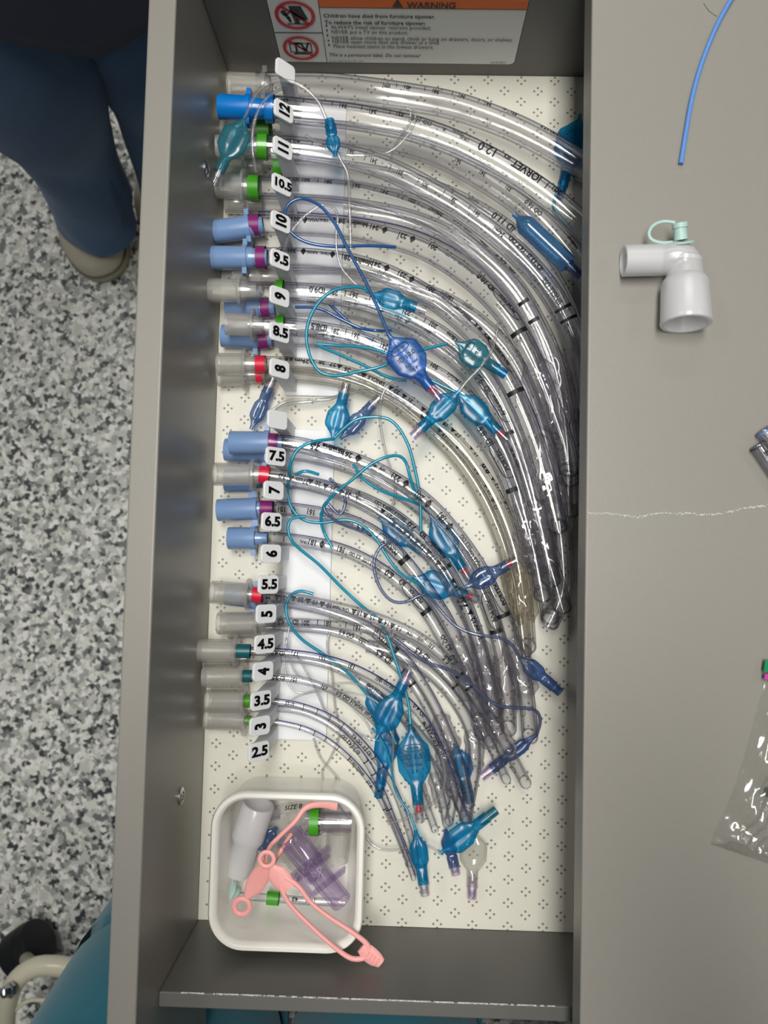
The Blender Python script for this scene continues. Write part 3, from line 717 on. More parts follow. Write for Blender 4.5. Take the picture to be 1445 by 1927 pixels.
# T8 9.5
t = Tube('clear 9.5 tube with light blue connector and purple band beside tag 9.5', 12.9,
         [(478, 485, 24), (520, 485, 24), (560, 485, 24), (605, 488, 24), (660, 495, 24), (720, 513, 24), (768, 535, 24), (813, 562, 25), (858, 597, 26), (898, 636, 28), (933, 680, 30), (962, 727, 31), (985, 778, 31), (1005, 830, 31), (1022, 885, 31), (1036, 940, 31), (1048, 990, 31)])
t.body(); t.conn((397, 485), 'portex', 'tab', fr=.58, rot=.05); t.ring((483, 485), (500, 485), 'purple', 1.12)
t.row([(527, 472, '9.5'), (554, 472, '30|'), (573, 473, '♦'), (628, 479, '♦')], h=3.2, bold=.03)
t.t(589, 476, 'NASAL', 1.9); t.t(613, 478, 'ORAL', 1.9); t.row([(677, 491, 'blueline 28 |'), (722, 502, '♦ 24|'), (770, 523, '♦ 22|'), (815, 547, '20|')], h=3.4, bold=.03)
t.t(843, 567, '13.0 OD', 1.9, grey=True); t.t(874, 592, 'SINGLE USE', 2.1); t.t(911, 624, 'ID  9.5', 4.0, .03); t.t(947, 667, 'PORTEX', 3.4, .03); t.t(947, 667, 'OVAL', 5.3, sq=.75)
t.band(984, 733, 3, 1.0, 0); t.cuff((1008, 818), (1040, 950), 1.55, seed=3); t.blueline(-1.22); t.done()
# second 9.5, lower
t = Tube('clear 9.5 tube lying low beside the tag 9.5, 12.7 OD print', 12.7,
         [(500, 522, 8), (560, 522, 8), (640, 522, 8), (720, 530, 9), (790, 548, 9), (850, 574, 10), (895, 604, 11), (935, 640, 12), (968, 684, 13), (995, 740, 14), (1018, 800, 15), (1035, 870, 15), (1048, 950, 15), (1058, 1040, 14), (1060, 1110, 14), (1035, 1168, 13)])
t.body(); t.conn((440, 520), 'frost', 'tab', R=.0074); t.t(845, 560, '18cm|', 3); t.t(882, 578, 'ORAL', 2.2, grey=True); t.t(910, 600, 'OVAL', .5)
t.t(953, 632, '12.7 OD', 3, grey=True); t.t(984, 671, 'ID 9.5', 3.6, .02); t.cuff((1040, 900), (1056, 1010), 1.4, seed=4); t.done()
line(t.o, [(735, 300, 20), (745, 270, 30), (770, 235, 42), (772, 205, 46), (766, 205, 46)], 'clearline', .0009)
# T10 9.0
t = Tube('clear 9.0 tube with translucent connector beside tag 9, cm scale 28 to 20', 12.0,
         [(458, 548, 29), (500, 548, 29), (560, 549, 29), (610, 553, 28), (667, 563, 28), (720, 578, 27), (768, 597, 27), (816, 622, 26), (853, 648, 26), (888, 680, 26), (920, 720, 27), (948, 768, 27), (970, 820, 27), (988, 875, 27), (1003, 930, 27), (1016, 985, 26), (1028, 1040, 25), (1036, 1090, 24)])
t.body(); t.conn((393, 546), 'frost', 'disc', fr=.64, R=.0076); t.ring((520, 543), (534, 543), 'green', 1.18)
t.row([(598, 546, 'ID9.0', 3.6), (632, 552, '28|'), (652, 554, '|'), (670, 557, '26|'), (697, 561, '|'), (720, 570, '24|'), (750, 578, '|'), (768, 590, '22|'), (800, 603, '|'), (818, 614, '20|'), (852, 635, '18cm')], h=3)
t.t(893, 675, 'ORAL', 2.2, grey=True); t.t(915, 700, 'OVAL', .5); t.cuff((1005, 940), (1030, 1050), 1.4, seed=5); t.done()
balloon(t.o, (697, 552), (802, 585), 44, .0066, 'teal', vm='clearhard', flat=.6, bend=.001)
line(t.o, [(697, 552, 44), (680, 541, 43), (650, 541, 42), (620, 550, 41), (595, 575, 40), (579, 610, 40), (577, 645, 40), (587, 680, 40), (605, 702, 39), (635, 707, 39), (680, 698, 40), (720, 689, 40), (790, 660, 38), (840, 647, 37)], 'tealline', .00105)
# T11 9.0 light blue connector underneath
t = Tube('clear 9.0 tube with light blue connector partly hidden below tag 9', 12.3,
         [(492, 580, 8), (540, 578, 8), (600, 577, 8), (665, 583, 9), (712, 596, 10), (762, 614, 11), (808, 640, 12), (848, 668, 13), (880, 698, 14), (910, 736, 15), (938, 780, 16), (962, 830, 17), (982, 885, 18), (1000, 945, 18), (1018, 1010, 18), (1038, 1075, 18), (1057, 1140, 18)])
t.body(); t.conn((426, 581), 'portex', 'tab', fr=.62); t.ring((489, 580), (508, 579), 'purple', 1.06)
t.row([(608, 567, 'blueline 28 |'), (665, 571, '♦ 26|'), (714, 583, '♦ 24|'), (762, 603, '♦ 22|'), (808, 627, '20|')], h=3.0, bold=.03)
t.t(850, 655, '12.3 OD', 2, grey=True); t.t(876, 682, 'SINGLE USE', 2.1, grey=True); t.t(911, 724, 'ID  9.0', 3.8, .03); t.t(942, 763, 'PORTEX', 3.1, .03); t.t(942, 763, 'OVAL', 5.1, sq=.75)
t.band(972, 811, 2.6, .8, .1); t.cuff((1010, 985), (1036, 1072), 1.5, seed=6); t.blueline(-1.3); t.done()
balloon(t.o, (857, 643), (952, 706), 36, .0092, 'palegreen', vm='teal', flat=.4, txt=[('OVAL', .25, 0, .0028, 1), ('ID 9.0', .4, 0, .0036, 1)])
line(t.o, [(620, 572, 22), (660, 610, 21), (700, 640, 20), (733, 667, 19)], 'blueline_c', .00105)
line(t.o, [(555, 578, 24), (600, 580, 24), (640, 600, 23), (680, 618, 22), (720, 623, 21), (735, 622, 44)], 'blueline_c', .00105)
# T12 8.5
t = Tube('clear 8.5 tube with translucent connector beside tag 8.5, cm scale 28 to 18', 11.3,
         [(468, 612, 30), (510, 613, 29), (560, 616, 28), (605, 622, 28), (663, 634, 27), (720, 655, 26), (768, 677, 26), (820, 704, 25), (860, 733, 25), (895, 768, 25), (925, 808, 25), (950, 853, 25), (970, 905, 24), (985, 960, 24), (1000, 1020, 23), (1012, 1075, 22), (1020, 1120, 22)])
t.body(); t.conn((425, 609), 'frost', 'disc', fr=.72, R=.0074); t.ring((520, 608), (535, 608), 'green', 1.18)
t.row([(602, 616, 'ID8.5', 3.6), (634, 624, '28|'), (652, 626, '|'), (672, 632, '26|'), (703, 640, '|'), (726, 652, '24|')], h=3)
t.row([(820, 690, '20|'), (858, 712, '18cm|')], h=3.2); t.t(893, 742, 'Oral', 2.6, grey=True); t.t(897, 736, 'Nasal', 2, grey=True); t.t(918, 767, 'OVAL', .5); t.t(948, 810, '11.3 OD', 3.2, grey=True); t.t(984, 855, 'ID 8.5', 4, .02)
t.cuff((982, 945), (1003, 1040), 1.35, seed=7); t.done()
balloon(t.o, (866, 734), (776, 822), 41, .0072, 'teal', vm='violet', flat=.55)
line(t.o, [(866, 734, 41), (880, 715, 42), (905, 690, 43), (925, 660, 42), (935, 625, 40), (936, 610, 38)], 'clearline', .0011)
# T13 8.5 light blue
t = Tube('clear 8.5 tube with light blue connector just below tag 8.5', 11.6,
         [(488, 640, 10), (540, 637, 10), (600, 637, 10), (650, 644, 11), (700, 661, 12), (760, 690, 13), (815, 724, 14), (860, 762, 15), (892, 798, 16), (920, 838, 17), (945, 880, 18), (965, 928, 19), (983, 980, 19), (1000, 1030, 18), (1018, 1080, 17), (1030, 1130, 16), (1035, 1160, 15)])
t.body(); t.conn((418, 632), 'portex', 'tab', fr=.66); t.ring((488, 636), (505, 638), 'purple', 1.06)
t.row([(560, 628, '|'), (596, 633, 'blueline'), (622, 634, '♦ 28|'), (668, 644, '♦ 26|'), (717, 660, '♦ 24|')], h=2.9, bold=.03)
t.t(861, 758, '11.6', 2.4); t.t(886, 783, 'SINGLE USE', 2.6); t.t(915, 823, 'ID  8.5', 3.9, .03); t.t(946, 867, 'PORTEX', 3.1, .03); t.t(946, 867, 'OVAL', 5.1, sq=.75)
t.band(970, 921, 3, .75, .1); t.cuff((988, 992), (1022, 1080), 1.75, seed=8); t.blueline(-1.25); t.done()
balloon(t.o, (858, 738), (955, 828), 30, .0078, 'teal', vm='clearhard', flat=.4, core='red')
line(t.o, [(858, 738, 32), (810, 715, 32), (770, 690, 32), (720, 662, 32), (670, 652, 31), (630, 650, 30), (594, 647, 30)], 'tealline', .00105)
line(t.o, [(594, 648, 30), (640, 668, 31), (690, 690, 32), (730, 710, 33), (765, 716, 34)], 'tealline', .00105)
# T14, T15 8.0 pair
t = Tube('clear 8.0 tube with red inked connector, upper of the tag 8 pair', 10.9,
         [(476, 686, 17), (520, 686, 17), (560, 688, 17), (620, 697, 17), (665, 708, 17), (710, 726, 17), (760, 755, 17), (800, 783, 17), (840, 815, 17), (872, 848, 18), (898, 882, 18), (925, 925, 19), (945, 968, 20), (962, 1015, 20), (975, 1065, 20), (985, 1120, 19), (990, 1170, 18), (993, 1215, 17)], mat_='pvc_y')
t.body(); t.conn((410, 686), 'frost', 'disc', fr=.55); t.ring((482, 686), (500, 686), 'red', 1.04)
t.row([(546, 675, '8.0'), (570, 679, '29cm'), (588, 680, '▲'), (608, 682, '28'), (628, 686, '27'), (655, 696, '26'), (640, 689, '▲'), (686, 706, '▲')], h=3.2, bold=.02)
t.row([(700, 712, 'SINGLE USE'), (742, 734, '22 ▲'), (767, 750, '21 ▲'), (802, 775, '19 ▲'), (834, 795, '18 ▲'), (858, 815, '17 ▲'), (897, 845, '15 ▲')], h=2.9, bold=.02)
t.t(880, 838, 'OVAL', .5); t.t(921, 878, '8.0', 4.6, .04); t.row([(937, 905, '13 ▲'), (946, 930, 'oral'), (958, 952, '11 ▲')], h=3.2, bold=.01)
t.cuff((972, 1062), (990, 1172), 1.5, 'film_y', seed=9); t.done()
t = Tube('clear 8.0 tube with translucent connector, lower of the tag 8 pair', 10.9,
         [(474, 706, 9), (520, 704, 9), (570, 705, 9), (630, 712, 9), (680, 726, 9), (730, 750, 9), (780, 785, 9), (825, 823, 9), (860, 860, 9), (890, 902, 9), (915, 945, 9), (937, 995, 9), (953, 1040, 9), (966, 1090, 9), (975, 1140, 10), (982, 1185, 11), (985, 1225, 12)], mat_='pvc_y')
t.body(); t.conn((411, 707), 'frost', 'disc', fr=.55); t.ring((482, 706), (494, 706), 'red', 1.02)
t.row([(800, 790, '19 ▲'), (833, 815, '17 ▲'), (862, 842, '▲'), (900, 885, '8.0'), (918, 920, '13 ▲'), (930, 948, '11 ▲')], h=2.9, bold=.02)
t.cuff((955, 1070), (974, 1165), 1.5, 'film_y', seed=10); t.done()
line(t.o, [(505, 790, 20), (520, 770, 16), (540, 760, 12), (590, 755, 10), (640, 745, 12), (690, 735, 16), (740, 750, 18), (790, 790, 18)], 'clearline')
line(t.o, [(510, 774, 14), (535, 757, 14), (565, 752, 12), (620, 752, 10), (650, 735, 12)], 'clearline')
line(t.o, [(760, 712, 38), (735, 722, 40), (718, 745, 40), (715, 790, 36), (725, 850, 30), (745, 920, 20), (735, 960, 14)], 'clearline', .0010)
balloon(t.o, (472, 808), (514, 712), 12, .0052, 'greyblue', vm='clearhard', flat=.8)
# balloon pair at the middle gap
t7 = Tube('clear 7.5 tube with light blue connector, front one above tag 7.5', 10.3,
          [(505, 832, 26), (540, 834, 25), (585, 842, 24), (640, 858, 23), (700, 880, 22), (762, 915, 22), (808, 950, 22), (845, 990, 22), (880, 1035, 22), (910, 1083, 22), (934, 1130, 22), (955, 1180, 21), (972, 1230, 20), (985, 1280, 19), (993, 1330, 18), (997, 1385, 18)])
t = t7; t.body(); t.conn((433, 833), 'portex', 'tab', fr=.68); t.ring((506, 832), (523, 833), 'purple', 1.12)
t.row([(593, 841, '7.5', 3.6), (620, 841, 'Blueline 28 |'), (667, 859, '♦ 26|'), (711, 880, 'oral  nasal', 2), (757, 905, '♦ 22|'), (800, 942, '♦ 20|'), (840, 984, '♦ 18|')], h=3.6, bold=.035)
t.t(877, 1020, '10.3 OD', 2.4, grey=True); t.t(894, 1053, 'SINGLE USE', 2.4); t.t(914, 1095, 'ID', 3.6, .02); t.t(940, 1117, 'PORTEX', 3.0, .03); t.t(940, 1117, 'OVAL', 4.9, sq=.75)
t.band(953, 1153, 2.6, 1.0); t.cuff((962, 1200), (990, 1312), 1.7, seed=11); t.blueline(-1.3); t.done()
balloon(t.o, (625, 828), (652, 722), 24, .0078, 'teal', vm='clearhard', flat=.6)
t = Tube('clear 7.5 tube with light blue connector, rear one above tag 7.5', 10.3,
         [(500, 850, 10), (560, 853, 10), (620, 866, 10), (690, 890, 10), (750, 925, 10), (800, 962, 10), (840, 1003, 10), (872, 1046, 11), (900, 1095, 11), (920, 1145, 12), (936, 1195, 12), (948, 1250, 12), (955, 1310, 12), (957, 1370, 11)])
t.body(); t.conn((424, 846), 'portex', 'tab', fr=.72); t.ring((500, 850), (515, 850), 'purple'); t.t(925, 1148, 'PORTEX', 3.0, .03); t.t(925, 1148, 'OVAL', 4.9, sq=.75); t.band(934, 1187, 2.6, 1.0)
t.cuff((944, 1235), (957, 1345), 1.6, seed=12); t.blueline(-1.3); t.done()
balloon(t.o, (640, 826), (714, 748), 18, .0056, 'greyblue', vm='clearhard', flat=.7)
line(t.o, [(628, 826, 28), (590, 831, 34), (562, 844, 34), (548, 868, 34), (544, 895, 30), (541, 925, 24)], 'tealline', .00105)
line(t.o, [(625, 1030, 20), (609, 1000, 20), (604, 970, 24), (620, 938, 30), (660, 905, 33), (700, 872, 34), (740, 857, 33), (762, 866, 30), (772, 900, 28), (785, 940, 24)], 'tealline', .00105)
line(t.o, [(665, 873, 30), (680, 898, 28), (720, 925, 26), (780, 945, 22), (808, 966, 16)], 'tealline', .00105)
line(t.o, [(556, 893, 32), (575, 886, 33), (600, 893, 30)], 'tealline', .00105)
line(t.o, [(625, 828, 27), (660, 795, 28), (690, 785, 28), (735, 790, 28), (765, 830, 27), (780, 880, 25), (790, 935, 23), (792, 1000, 21)], 'tealline', .00105)
balloon(t.o, (808, 966), (884, 1092), 13, .0086, 'teal', vm='clearhard', flat=.4, core='red')

# ================================================================== lower slots
t = Tube('clear 7.0 tube with translucent connector and red band beside tag 7', 9.5,
         [(478, 892, 33), (510, 895, 32), (560, 905, 30), (620, 921, 28), (680, 945, 27), (728, 975, 26), (770, 1008, 26), (810, 1046, 26), (838, 1082, 26), (862, 1125, 25), (885, 1170, 24), (903, 1220, 22), (917, 1270, 20), (928, 1320, 19), (935, 1370, 18)])
t.body(); t.conn((404, 892), 'frost', 'disc', fr=.70, R=.0074, neck=.0052); t.ring((488, 892), (507, 895), 'red', 1.15)
t.row([(532, 896, '7.0'), (562, 903, '27cm ▲'), (592, 908, '26 ▲'), (620, 917, '25 ▲'), (648, 928, '24 ▲'), (672, 938, '|'), (726, 966, '21 ▲'), (748, 990, '20 ▲'), (768, 1006, '19 ▲'), (790, 1024, '18 ▲'), (811, 1044, '17 ▲'), (828, 1065, '16 ▲'), (855, 1099, '14 ▲')], h=3.0, bold=.015)
t.t(840, 1082, 'OVAL', .5); t.t(870, 1133, '7.0', 4.6, .05); t.row([(888, 1158, '12 ▲'), (897, 1180, 'oral', 2), (903, 1195, '10', 3)], h=3.2); t.cuff((912, 1250), (930, 1345), 1.5, seed=13); t.done()
t = Tube('clear 7.0 tube with light blue connector under the red banded tube', 9.6,
         [(465, 906, 9), (520, 905, 9), (580, 910, 9), (640, 925, 10), (700, 948, 11), (748, 976, 12), (790, 1012, 13), (825, 1050, 14), (850, 1088, 14), (872, 1130, 14), (890, 1175, 14), (905, 1225, 14), (918, 1280, 13), (928, 1340, 12)])
t.body(); t.conn((424, 905), 'portex', 'tab', fr=.7); t.row([(668, 928, '♦ 10|', 3.4)], bold=.03); t.t(718, 950, '9.6 OD', 2.4); t.t(748, 967, 'SINGLE USE', 2.2); t.t(775, 990, '7.0', 4, .03); t.t(796, 1006, 'ID', 3.4, .02)
t.t(825, 1033, 'PORTEX', 2.9, .03); t.t(825, 1033, 'OVAL', 4.7, sq=.75); t.band(847, 1063, 2.6, .9); t.cuff((872, 1215), (925, 1310), 1.5, seed=14); t.blueline(-1.3); t.done()
balloon(t.o, (712, 972), (812, 1052), 8, .0085, 'teal', vm='clearhard', flat=.4, txt=[('ID 7.0', .42, 0, .004, 2)])
line(t.o, [(620, 900, 30), (650, 935, 26), (640, 970, 26), (615, 945, 27), (610, 960, 27), (640, 985, 25), (700, 1005, 22)], 'violetline', .0011)
t = Tube('clear 6.5 tube with light blue connector and purple band above tag 6.5', 8.9,
         [(476, 956, 14), (520, 957, 14), (560, 960, 14), (620, 970, 15), (670, 985, 16), (715, 1010, 17), (752, 1045, 18), (785, 1085, 18), (818, 1130, 17), (845, 1175, 16), (868, 1225, 15), (885, 1275, 14), (897, 1330, 13), (905, 1380, 12)])
t.body(); t.conn((410, 960), 'portex', 'tab', fr=.74, R=.0074, neck=.0044); t.ring((491, 956), (514, 957), 'purple', 1.12)
t.row([(482, 957, '20|'), (535, 958, '18|'), (554, 960, '♦'), (590, 964, '16|')], h=3.2, bold=.03)
t.t(615, 969, '8.9 OD', 2.2, grey=True); t.t(655, 982, 'SINGLE', 2.1, grey=True); t.t(680, 994, '6.5', 3.8, .02); t.t(697, 1004, 'ID', 3.4, .02); t.t(735, 1030, 'PORTEX', 2.7, .03); t.t(735, 1030, 'OVAL', 4.4, sq=.75)
t.band(761, 1053, 3.5, 1.0); t.cuff((858, 1200), (886, 1285), 1.6, seed=15); t.blueline(-1.25); t.done()
t = Tube('clear 6.0 tube with light blue connector and no band above tag 6', 8.2,
         [(478, 1012, 13), (530, 1014, 13), (590, 1022, 13), (640, 1034, 13), (680, 1050, 14), (720, 1073, 14), (760, 1105, 14), (795, 1142, 14), (820, 1180, 14), (842, 1220, 14), (865, 1262, 13), (885, 1305, 13), (905, 1350, 12), (920, 1395, 12)])
t.body(); t.conn((430, 1013), 'portex', 'tab', fr=.6, R=.0074, neck=.0042)
t.row([(536, 1014, '|'), (556, 1016, '⁞'), (592, 1021, '18|'), (607, 1024, '♦'), (645, 1035, '16|')], h=3.2, bold=.03)
t.t(573, 1020, 'ORAL', 1.8); t.t(669, 1045, '8.2 OD', 2); t.t(700, 1062, 'SINGLE USE', 2.1); t.t(733, 1080, '6.0', 3.8, .03); t.t(757, 1096, 'ID', 3.6, .02); t.t(782, 1121, 'PORTEX', 2.4); t.t(782, 1121, 'OVAL', 4.4, sq=.75)
t.band(806, 1147, 3, 1.0); t.t(822, 1178, 'OVAL', .45); t.t(839, 1208, '8.2 OD', 2.8); t.t(852, 1240, '6.0', 4.2, .03); t.cuff((858, 1250), (890, 1318), 1.8, seed=16); t.blueline(-1.25); t.done()
line(t.o, [(575, 972, 26), (550, 975, 26), (542, 990, 26), (545, 1010, 26), (560, 1030, 24), (600, 1062, 20), (640, 1103, 16), (680, 1140, 14), (712, 1165, 12), (728, 1195, 10)], 'tealline', .00105)
line(ALL[17].o, [(735, 1020, 28), (715, 1030, 29), (703, 1060, 29), (712, 1100, 28), (735, 1130, 27), (765, 1133, 26), (800, 1118, 25), (830, 1150, 24), (860, 1180, 26), (900, 1195, 28), (940, 1200, 28), (965, 1215, 28), (978, 1240, 26)], 'violetline', .0011)
balloon(ALL[17].o, (976, 1236), (1054, 1303), 22, .0056, 'slate', vm='greyblue', flat=.9)
balloon(ALL[18].o, (874, 1106), (972, 1054), 30, .0066, 'greyblue', vm='clearhard', flat=.8, core='red')
line(t.o, [(540, 925, 22), (548, 955, 22), (570, 978, 22), (605, 984, 22), (645, 978, 22), (675, 985, 22), (705, 1010, 23), (730, 1050, 23), (755, 1080, 22), (790, 1100, 20)], 'tealline', .00105)
balloon(t.o, (775, 1085), (900, 1128), 16, .0092, 'teal', vm='clearhard', flat=.45, core='red')
# slot 5
t = Tube('clear tube with grey translucent connector and red band between tags 5.5 and 5', 7.6,
         [(455, 1117, 20), (500, 1121, 20), (560, 1128, 20), (620, 1140, 21), (670, 1152, 22), (720, 1168, 23), (770, 1190, 24), (815, 1218, 24), (855, 1258, 24), (890, 1305, 23), (925, 1355, 22), (950, 1400, 20), (970, 1438, 18), (988, 1472, 16)])
t.body(); t.conn((398, 1114), 'frost', 'disc', fr=.82, R=.0074, neck=.004); t.ring((476, 1118), (494, 1120), 'red', 1.3)
t.row([(506, 1122, '22'), (528, 1124, '21▲'), (560, 1127, '20 ▲'), (588, 1132, '19 ▲'), (614, 1138, '18 ▲'), (672, 1152, '16▲'), (695, 1160, '15 ▲'), (722, 1170, '14 ▲'), (745, 1180, '13 ▲')], h=2.9, bold=.015)
t.t(642, 1145, 'Oral Nasal', 1.9); t.row([(770, 1193, 'oral', 2), (790, 1203, 'only', 2), (812, 1216, '11 |')], h=2.6); t.t(840, 1240, '5.5', 3.4, .02)
t.band(864, 1269, 1.6, .8); t.band(883, 1291, 1.6, .8); t.cuff((922, 1352), (960, 1420), 1.7, seed=17); t.done()
t = Tube('clear tube with light blue connector under the grey one beside tag 5.5, blue striped', 7.5,
         [(476, 1125, 8), (530, 1132, 8), (600, 1145, 8), (660, 1165, 8), (705, 1190, 9), (738, 1218, 9), (769, 1250, 9), (794, 1288, 9), (817, 1328, 9), (840, 1378, 9), (862, 1430, 8), (876, 1475, 8), (882, 1510, 8)])
t.body(); t.conn((425, 1118), 'portex', 'tab', fr=.7, R=.0072, neck=.004); t.t(725, 1208, 'PORTEX', 2.5, .03); t.t(725, 1208, 'OVAL', 4.0, sq=.75); t.band(742, 1225, 2.6, .8)
t.cuff((826, 1345), (858, 1412), 1.7, seed=18); t.blueline(-1.2, .0006); t.done()
line(t.o, [(590, 1118, 20), (565, 1112, 20), (545, 1122, 20), (538, 1145, 20), (545, 1175, 20), (570, 1205, 18), (610, 1232, 16), (650, 1262, 14), (685, 1300, 12), (720, 1345, 12), (745, 1400, 14)], 'tealline', .00105)
t = Tube('clear 4.5 tube with flanged clear connector just above tag 4.5', 6.2,
         [(475, 1173, 13), (530, 1171, 13), (600, 1174, 13), (660, 1179, 14), (710, 1188, 15), (760, 1208, 18), (805, 1238, 20), (845, 1278, 21), (880, 1322, 21), (905, 1365, 20), (925, 1405, 18), (940, 1440, 16), (952, 1466, 14)])
t.body(); t.conn((410, 1173), 'frost', 'disc', fr=.80, R=.0072, neck=.0036)
t.row([(530, 1170, '4.5'), (557, 1170, 'ID'), (578, 1172, '20|'), (598, 1171, '|'), (620, 1173, '18|'), (652, 1176, '|'), (675, 1181, '16|'), (715, 1188, '14|')], h=3)
t.t(745, 1198, 'SINGLE USE', 2, grey=True); t.t(795, 1230, 'ID 4.5', 3.2, .02); t.band(859, 1287, 1.6, .8); t.cuff((895, 1345), (928, 1408), 1.9, seed=19); t.done()
t = Tube('clear 4.5 tube curving lower with ORAL NASAL print, near tag 4.5', 6.0,
         [(490, 1180, 7), (560, 1181, 7), (620, 1187, 7), (670, 1203, 7), (715, 1230, 8), (755, 1263, 8), (785, 1300, 9), (808, 1340, 9), (828, 1385, 9), (845, 1435, 9), (856, 1485, 8), (845, 1545, 8)])
t.body(); t.conn((430, 1182), 'frost', 'tab', R=.0072, neck=.0036); t.t(652, 1193, 'OD 6.0', 2.6); t.t(680, 1207, 'ORAL', 1.7); t.t(686, 1202, 'NASAL', 1.7); t.t(722, 1235, 'ID 4.5', 3.8, .01); t.t(741, 1250, 'OVAL', .42); t.band(758, 1264, 1.6, 1.1); t.band(778, 1285, 1.6, 1.1)
t.cuff((832, 1395), (852, 1455), 1.7, seed=20); t.done()
# slot 4
t = Tube('clear 4.0 tube with dark teal band above tag 4, outer one', 5.6,
         [(440, 1225, 22), (490, 1226, 21), (540, 1229, 20), (608, 1239, 18), (661, 1255, 17), (711, 1280, 16), (755, 1310, 15), (788, 1342, 15), (812, 1378, 14), (832, 1420, 14), (848, 1465, 13), (862, 1510, 12), (875, 1540, 12)])
t.body(); t.conn((371, 1223), 'frost', 'disc', fr=.75, R=.0074, neck=.003); t.ring((446, 1226), (471, 1227), 'tealband', 1.55)
t.row([(516, 1228, 'ID 4.0 cm'), (557, 1230, '17|'), (608, 1238, '15|'), (663, 1254, '13|'), (713, 1278, '11|')], h=2.7)
t.t(738, 1293, 'SINGLE USE OD 5.5', 1.9); t.t(788, 1335, 'ID 4.0', 3.0, .01); t.t(812, 1378, 'AIRCARE™', 3.0, .02); t.cuff((826, 1408), (856, 1490), 1.8, seed=21); t.blueline(-1.1, .0005); t.done()
t = Tube('clear 4.0 tube, inner of the two marked 4.0 beside tag 4', 5.6,
         [(440, 1240, 8), (500, 1238, 8), (560, 1240, 8), (610, 1249, 8), (655, 1268, 8), (700, 1298, 8), (740, 1332, 9), (772, 1370, 9), (798, 1415, 9), (818, 1462, 9), (832, 1508, 9), (840, 1548, 8)])
t.body(); t.conn((385, 1242), 'frost', 'tab', R=.0072, neck=.003); t.t(700, 1295, '11 OD', 2.5); t.t(730, 1320, 'SINGLE USE', 1.9); t.t(772, 1366, 'ID 4.0', 3.0, .01); t.t(794, 1405, 'AIRCARE™', 3.0, .02); t.cuff((815, 1455), (832, 1520), 1.9, seed=22); t.done()
# slot 3.5
t = Tube('clear 3.5 tube with small dark teal band beside tag 3.5', 5.0,
         [(450, 1272, 18), (500, 1273, 18), (540, 1276, 17), (580, 1283, 16), (620, 1297, 15), (660, 1320, 14), (700, 1352, 13), (735, 1392, 13), (762, 1432, 12), (785, 1475, 12), (803, 1520, 12), (818, 1560, 12)])
t.body(); t.conn((383, 1273), 'frost', 'disc', fr=.78, R=.0073, neck=.0028); t.ring((458, 1272), (474, 1273), 'tealband', 1.5)
t.row([(525, 1275, 'ID 3.5'), (555, 1279, '15|'), (612, 1294, '13|')], h=2.6); t.t(650, 1312, '11 OD 5.0', 2.4); t.t(690, 1342, 'SINGLE USE  NASAL', 1.9); t.t(752, 1415, 'AIRCARE™', 2.6, .02); t.cuff((782, 1470), (805, 1525), 1.8, seed=23); t.done()
# slot 3
t = Tube('clear 3.0 tube with small green band above tag 3, outer one', 4.4,
         [(450, 1319, 15), (500, 1319, 15), (540, 1323, 14), (580, 1333, 13), (625, 1352, 12), (665, 1382, 12), (700, 1420, 12), (728, 1460, 12), (750, 1505, 12), (765, 1550, 12), (778, 1595, 12), (786, 1640, 11)])
t.body(); t.conn((389, 1319), 'frost', 'disc', fr=.8, R=.0073, neck=.0026); t.ring((461, 1319), (472, 1319), 'green', 1.7)
for x_, y_ in ((571, 1329), (597, 1338), (621, 1350), (645, 1365), (690, 1408)): t.band(x_, y_, .5, 1.2)
t.t(545, 1323, 'ID 3.0', 1.8); t.t(680, 1400, 'ID 3.0  OD 4.2', 2.2); t.band(702, 1425, .8, 1.1); t.band(716, 1445, .8, 1.1); t.blueline(-1.2, .00045, 0); t.done()
t = Tube('clear 3.0 tube running just inside its twin below tag 3', 4.4,
         [(470, 1333, 8), (530, 1334, 8), (570, 1340, 8), (612, 1358, 8), (648, 1385, 8), (680, 1420, 8), (705, 1460, 8), (725, 1505, 8), (742, 1550, 8), (758, 1590, 8), (772, 1625, 8)])
t.body(); t.conn((400, 1334), 'frost', 'tab', R=.0071, neck=.0026); t.t(660, 1400, 'ID 3.0 4.2 OD', 2.2); t.blueline(-1.2, .00045, 0)
for x_, y_ in ((690, 1432), (704, 1455), (718, 1485), (733, 1522)): t.band(x_, y_, .8, 1.2)
t.done()
t = Tube('thinnest clear tube at the lowest slot above tag 2.5, blue stripe along it', 3.6,
         [(450, 1356, 10), (500, 1357, 10), (535, 1362, 9), (575, 1372, 9), (615, 1392, 8), (650, 1420, 8), (685, 1457, 7), (712, 1498, 7), (735, 1543, 6), (755, 1590, 6), (772, 1635, 6), (778, 1652, 6)])
t.body(); t.conn((387, 1351), 'frost', 'disc', fr=.82, R=.0073, neck=.0024); t.ring((466, 1356), (473, 1356), 'green', 1.6)
for x_, y_ in ((565, 1370), (590, 1380), (612, 1392), (635, 1409), (655, 1428)): t.band(x_, y_, .5, 1.2)
t.t(670, 1442, 'SINGLE USE 2.5', 1.7); t.t(695, 1475, 'ID 2.5', 1.7); t.band(708, 1502, .7, 1.1); t.band(722, 1522, .7, 1.1); t.blueline(-1.2, .00045, 0); t.done()
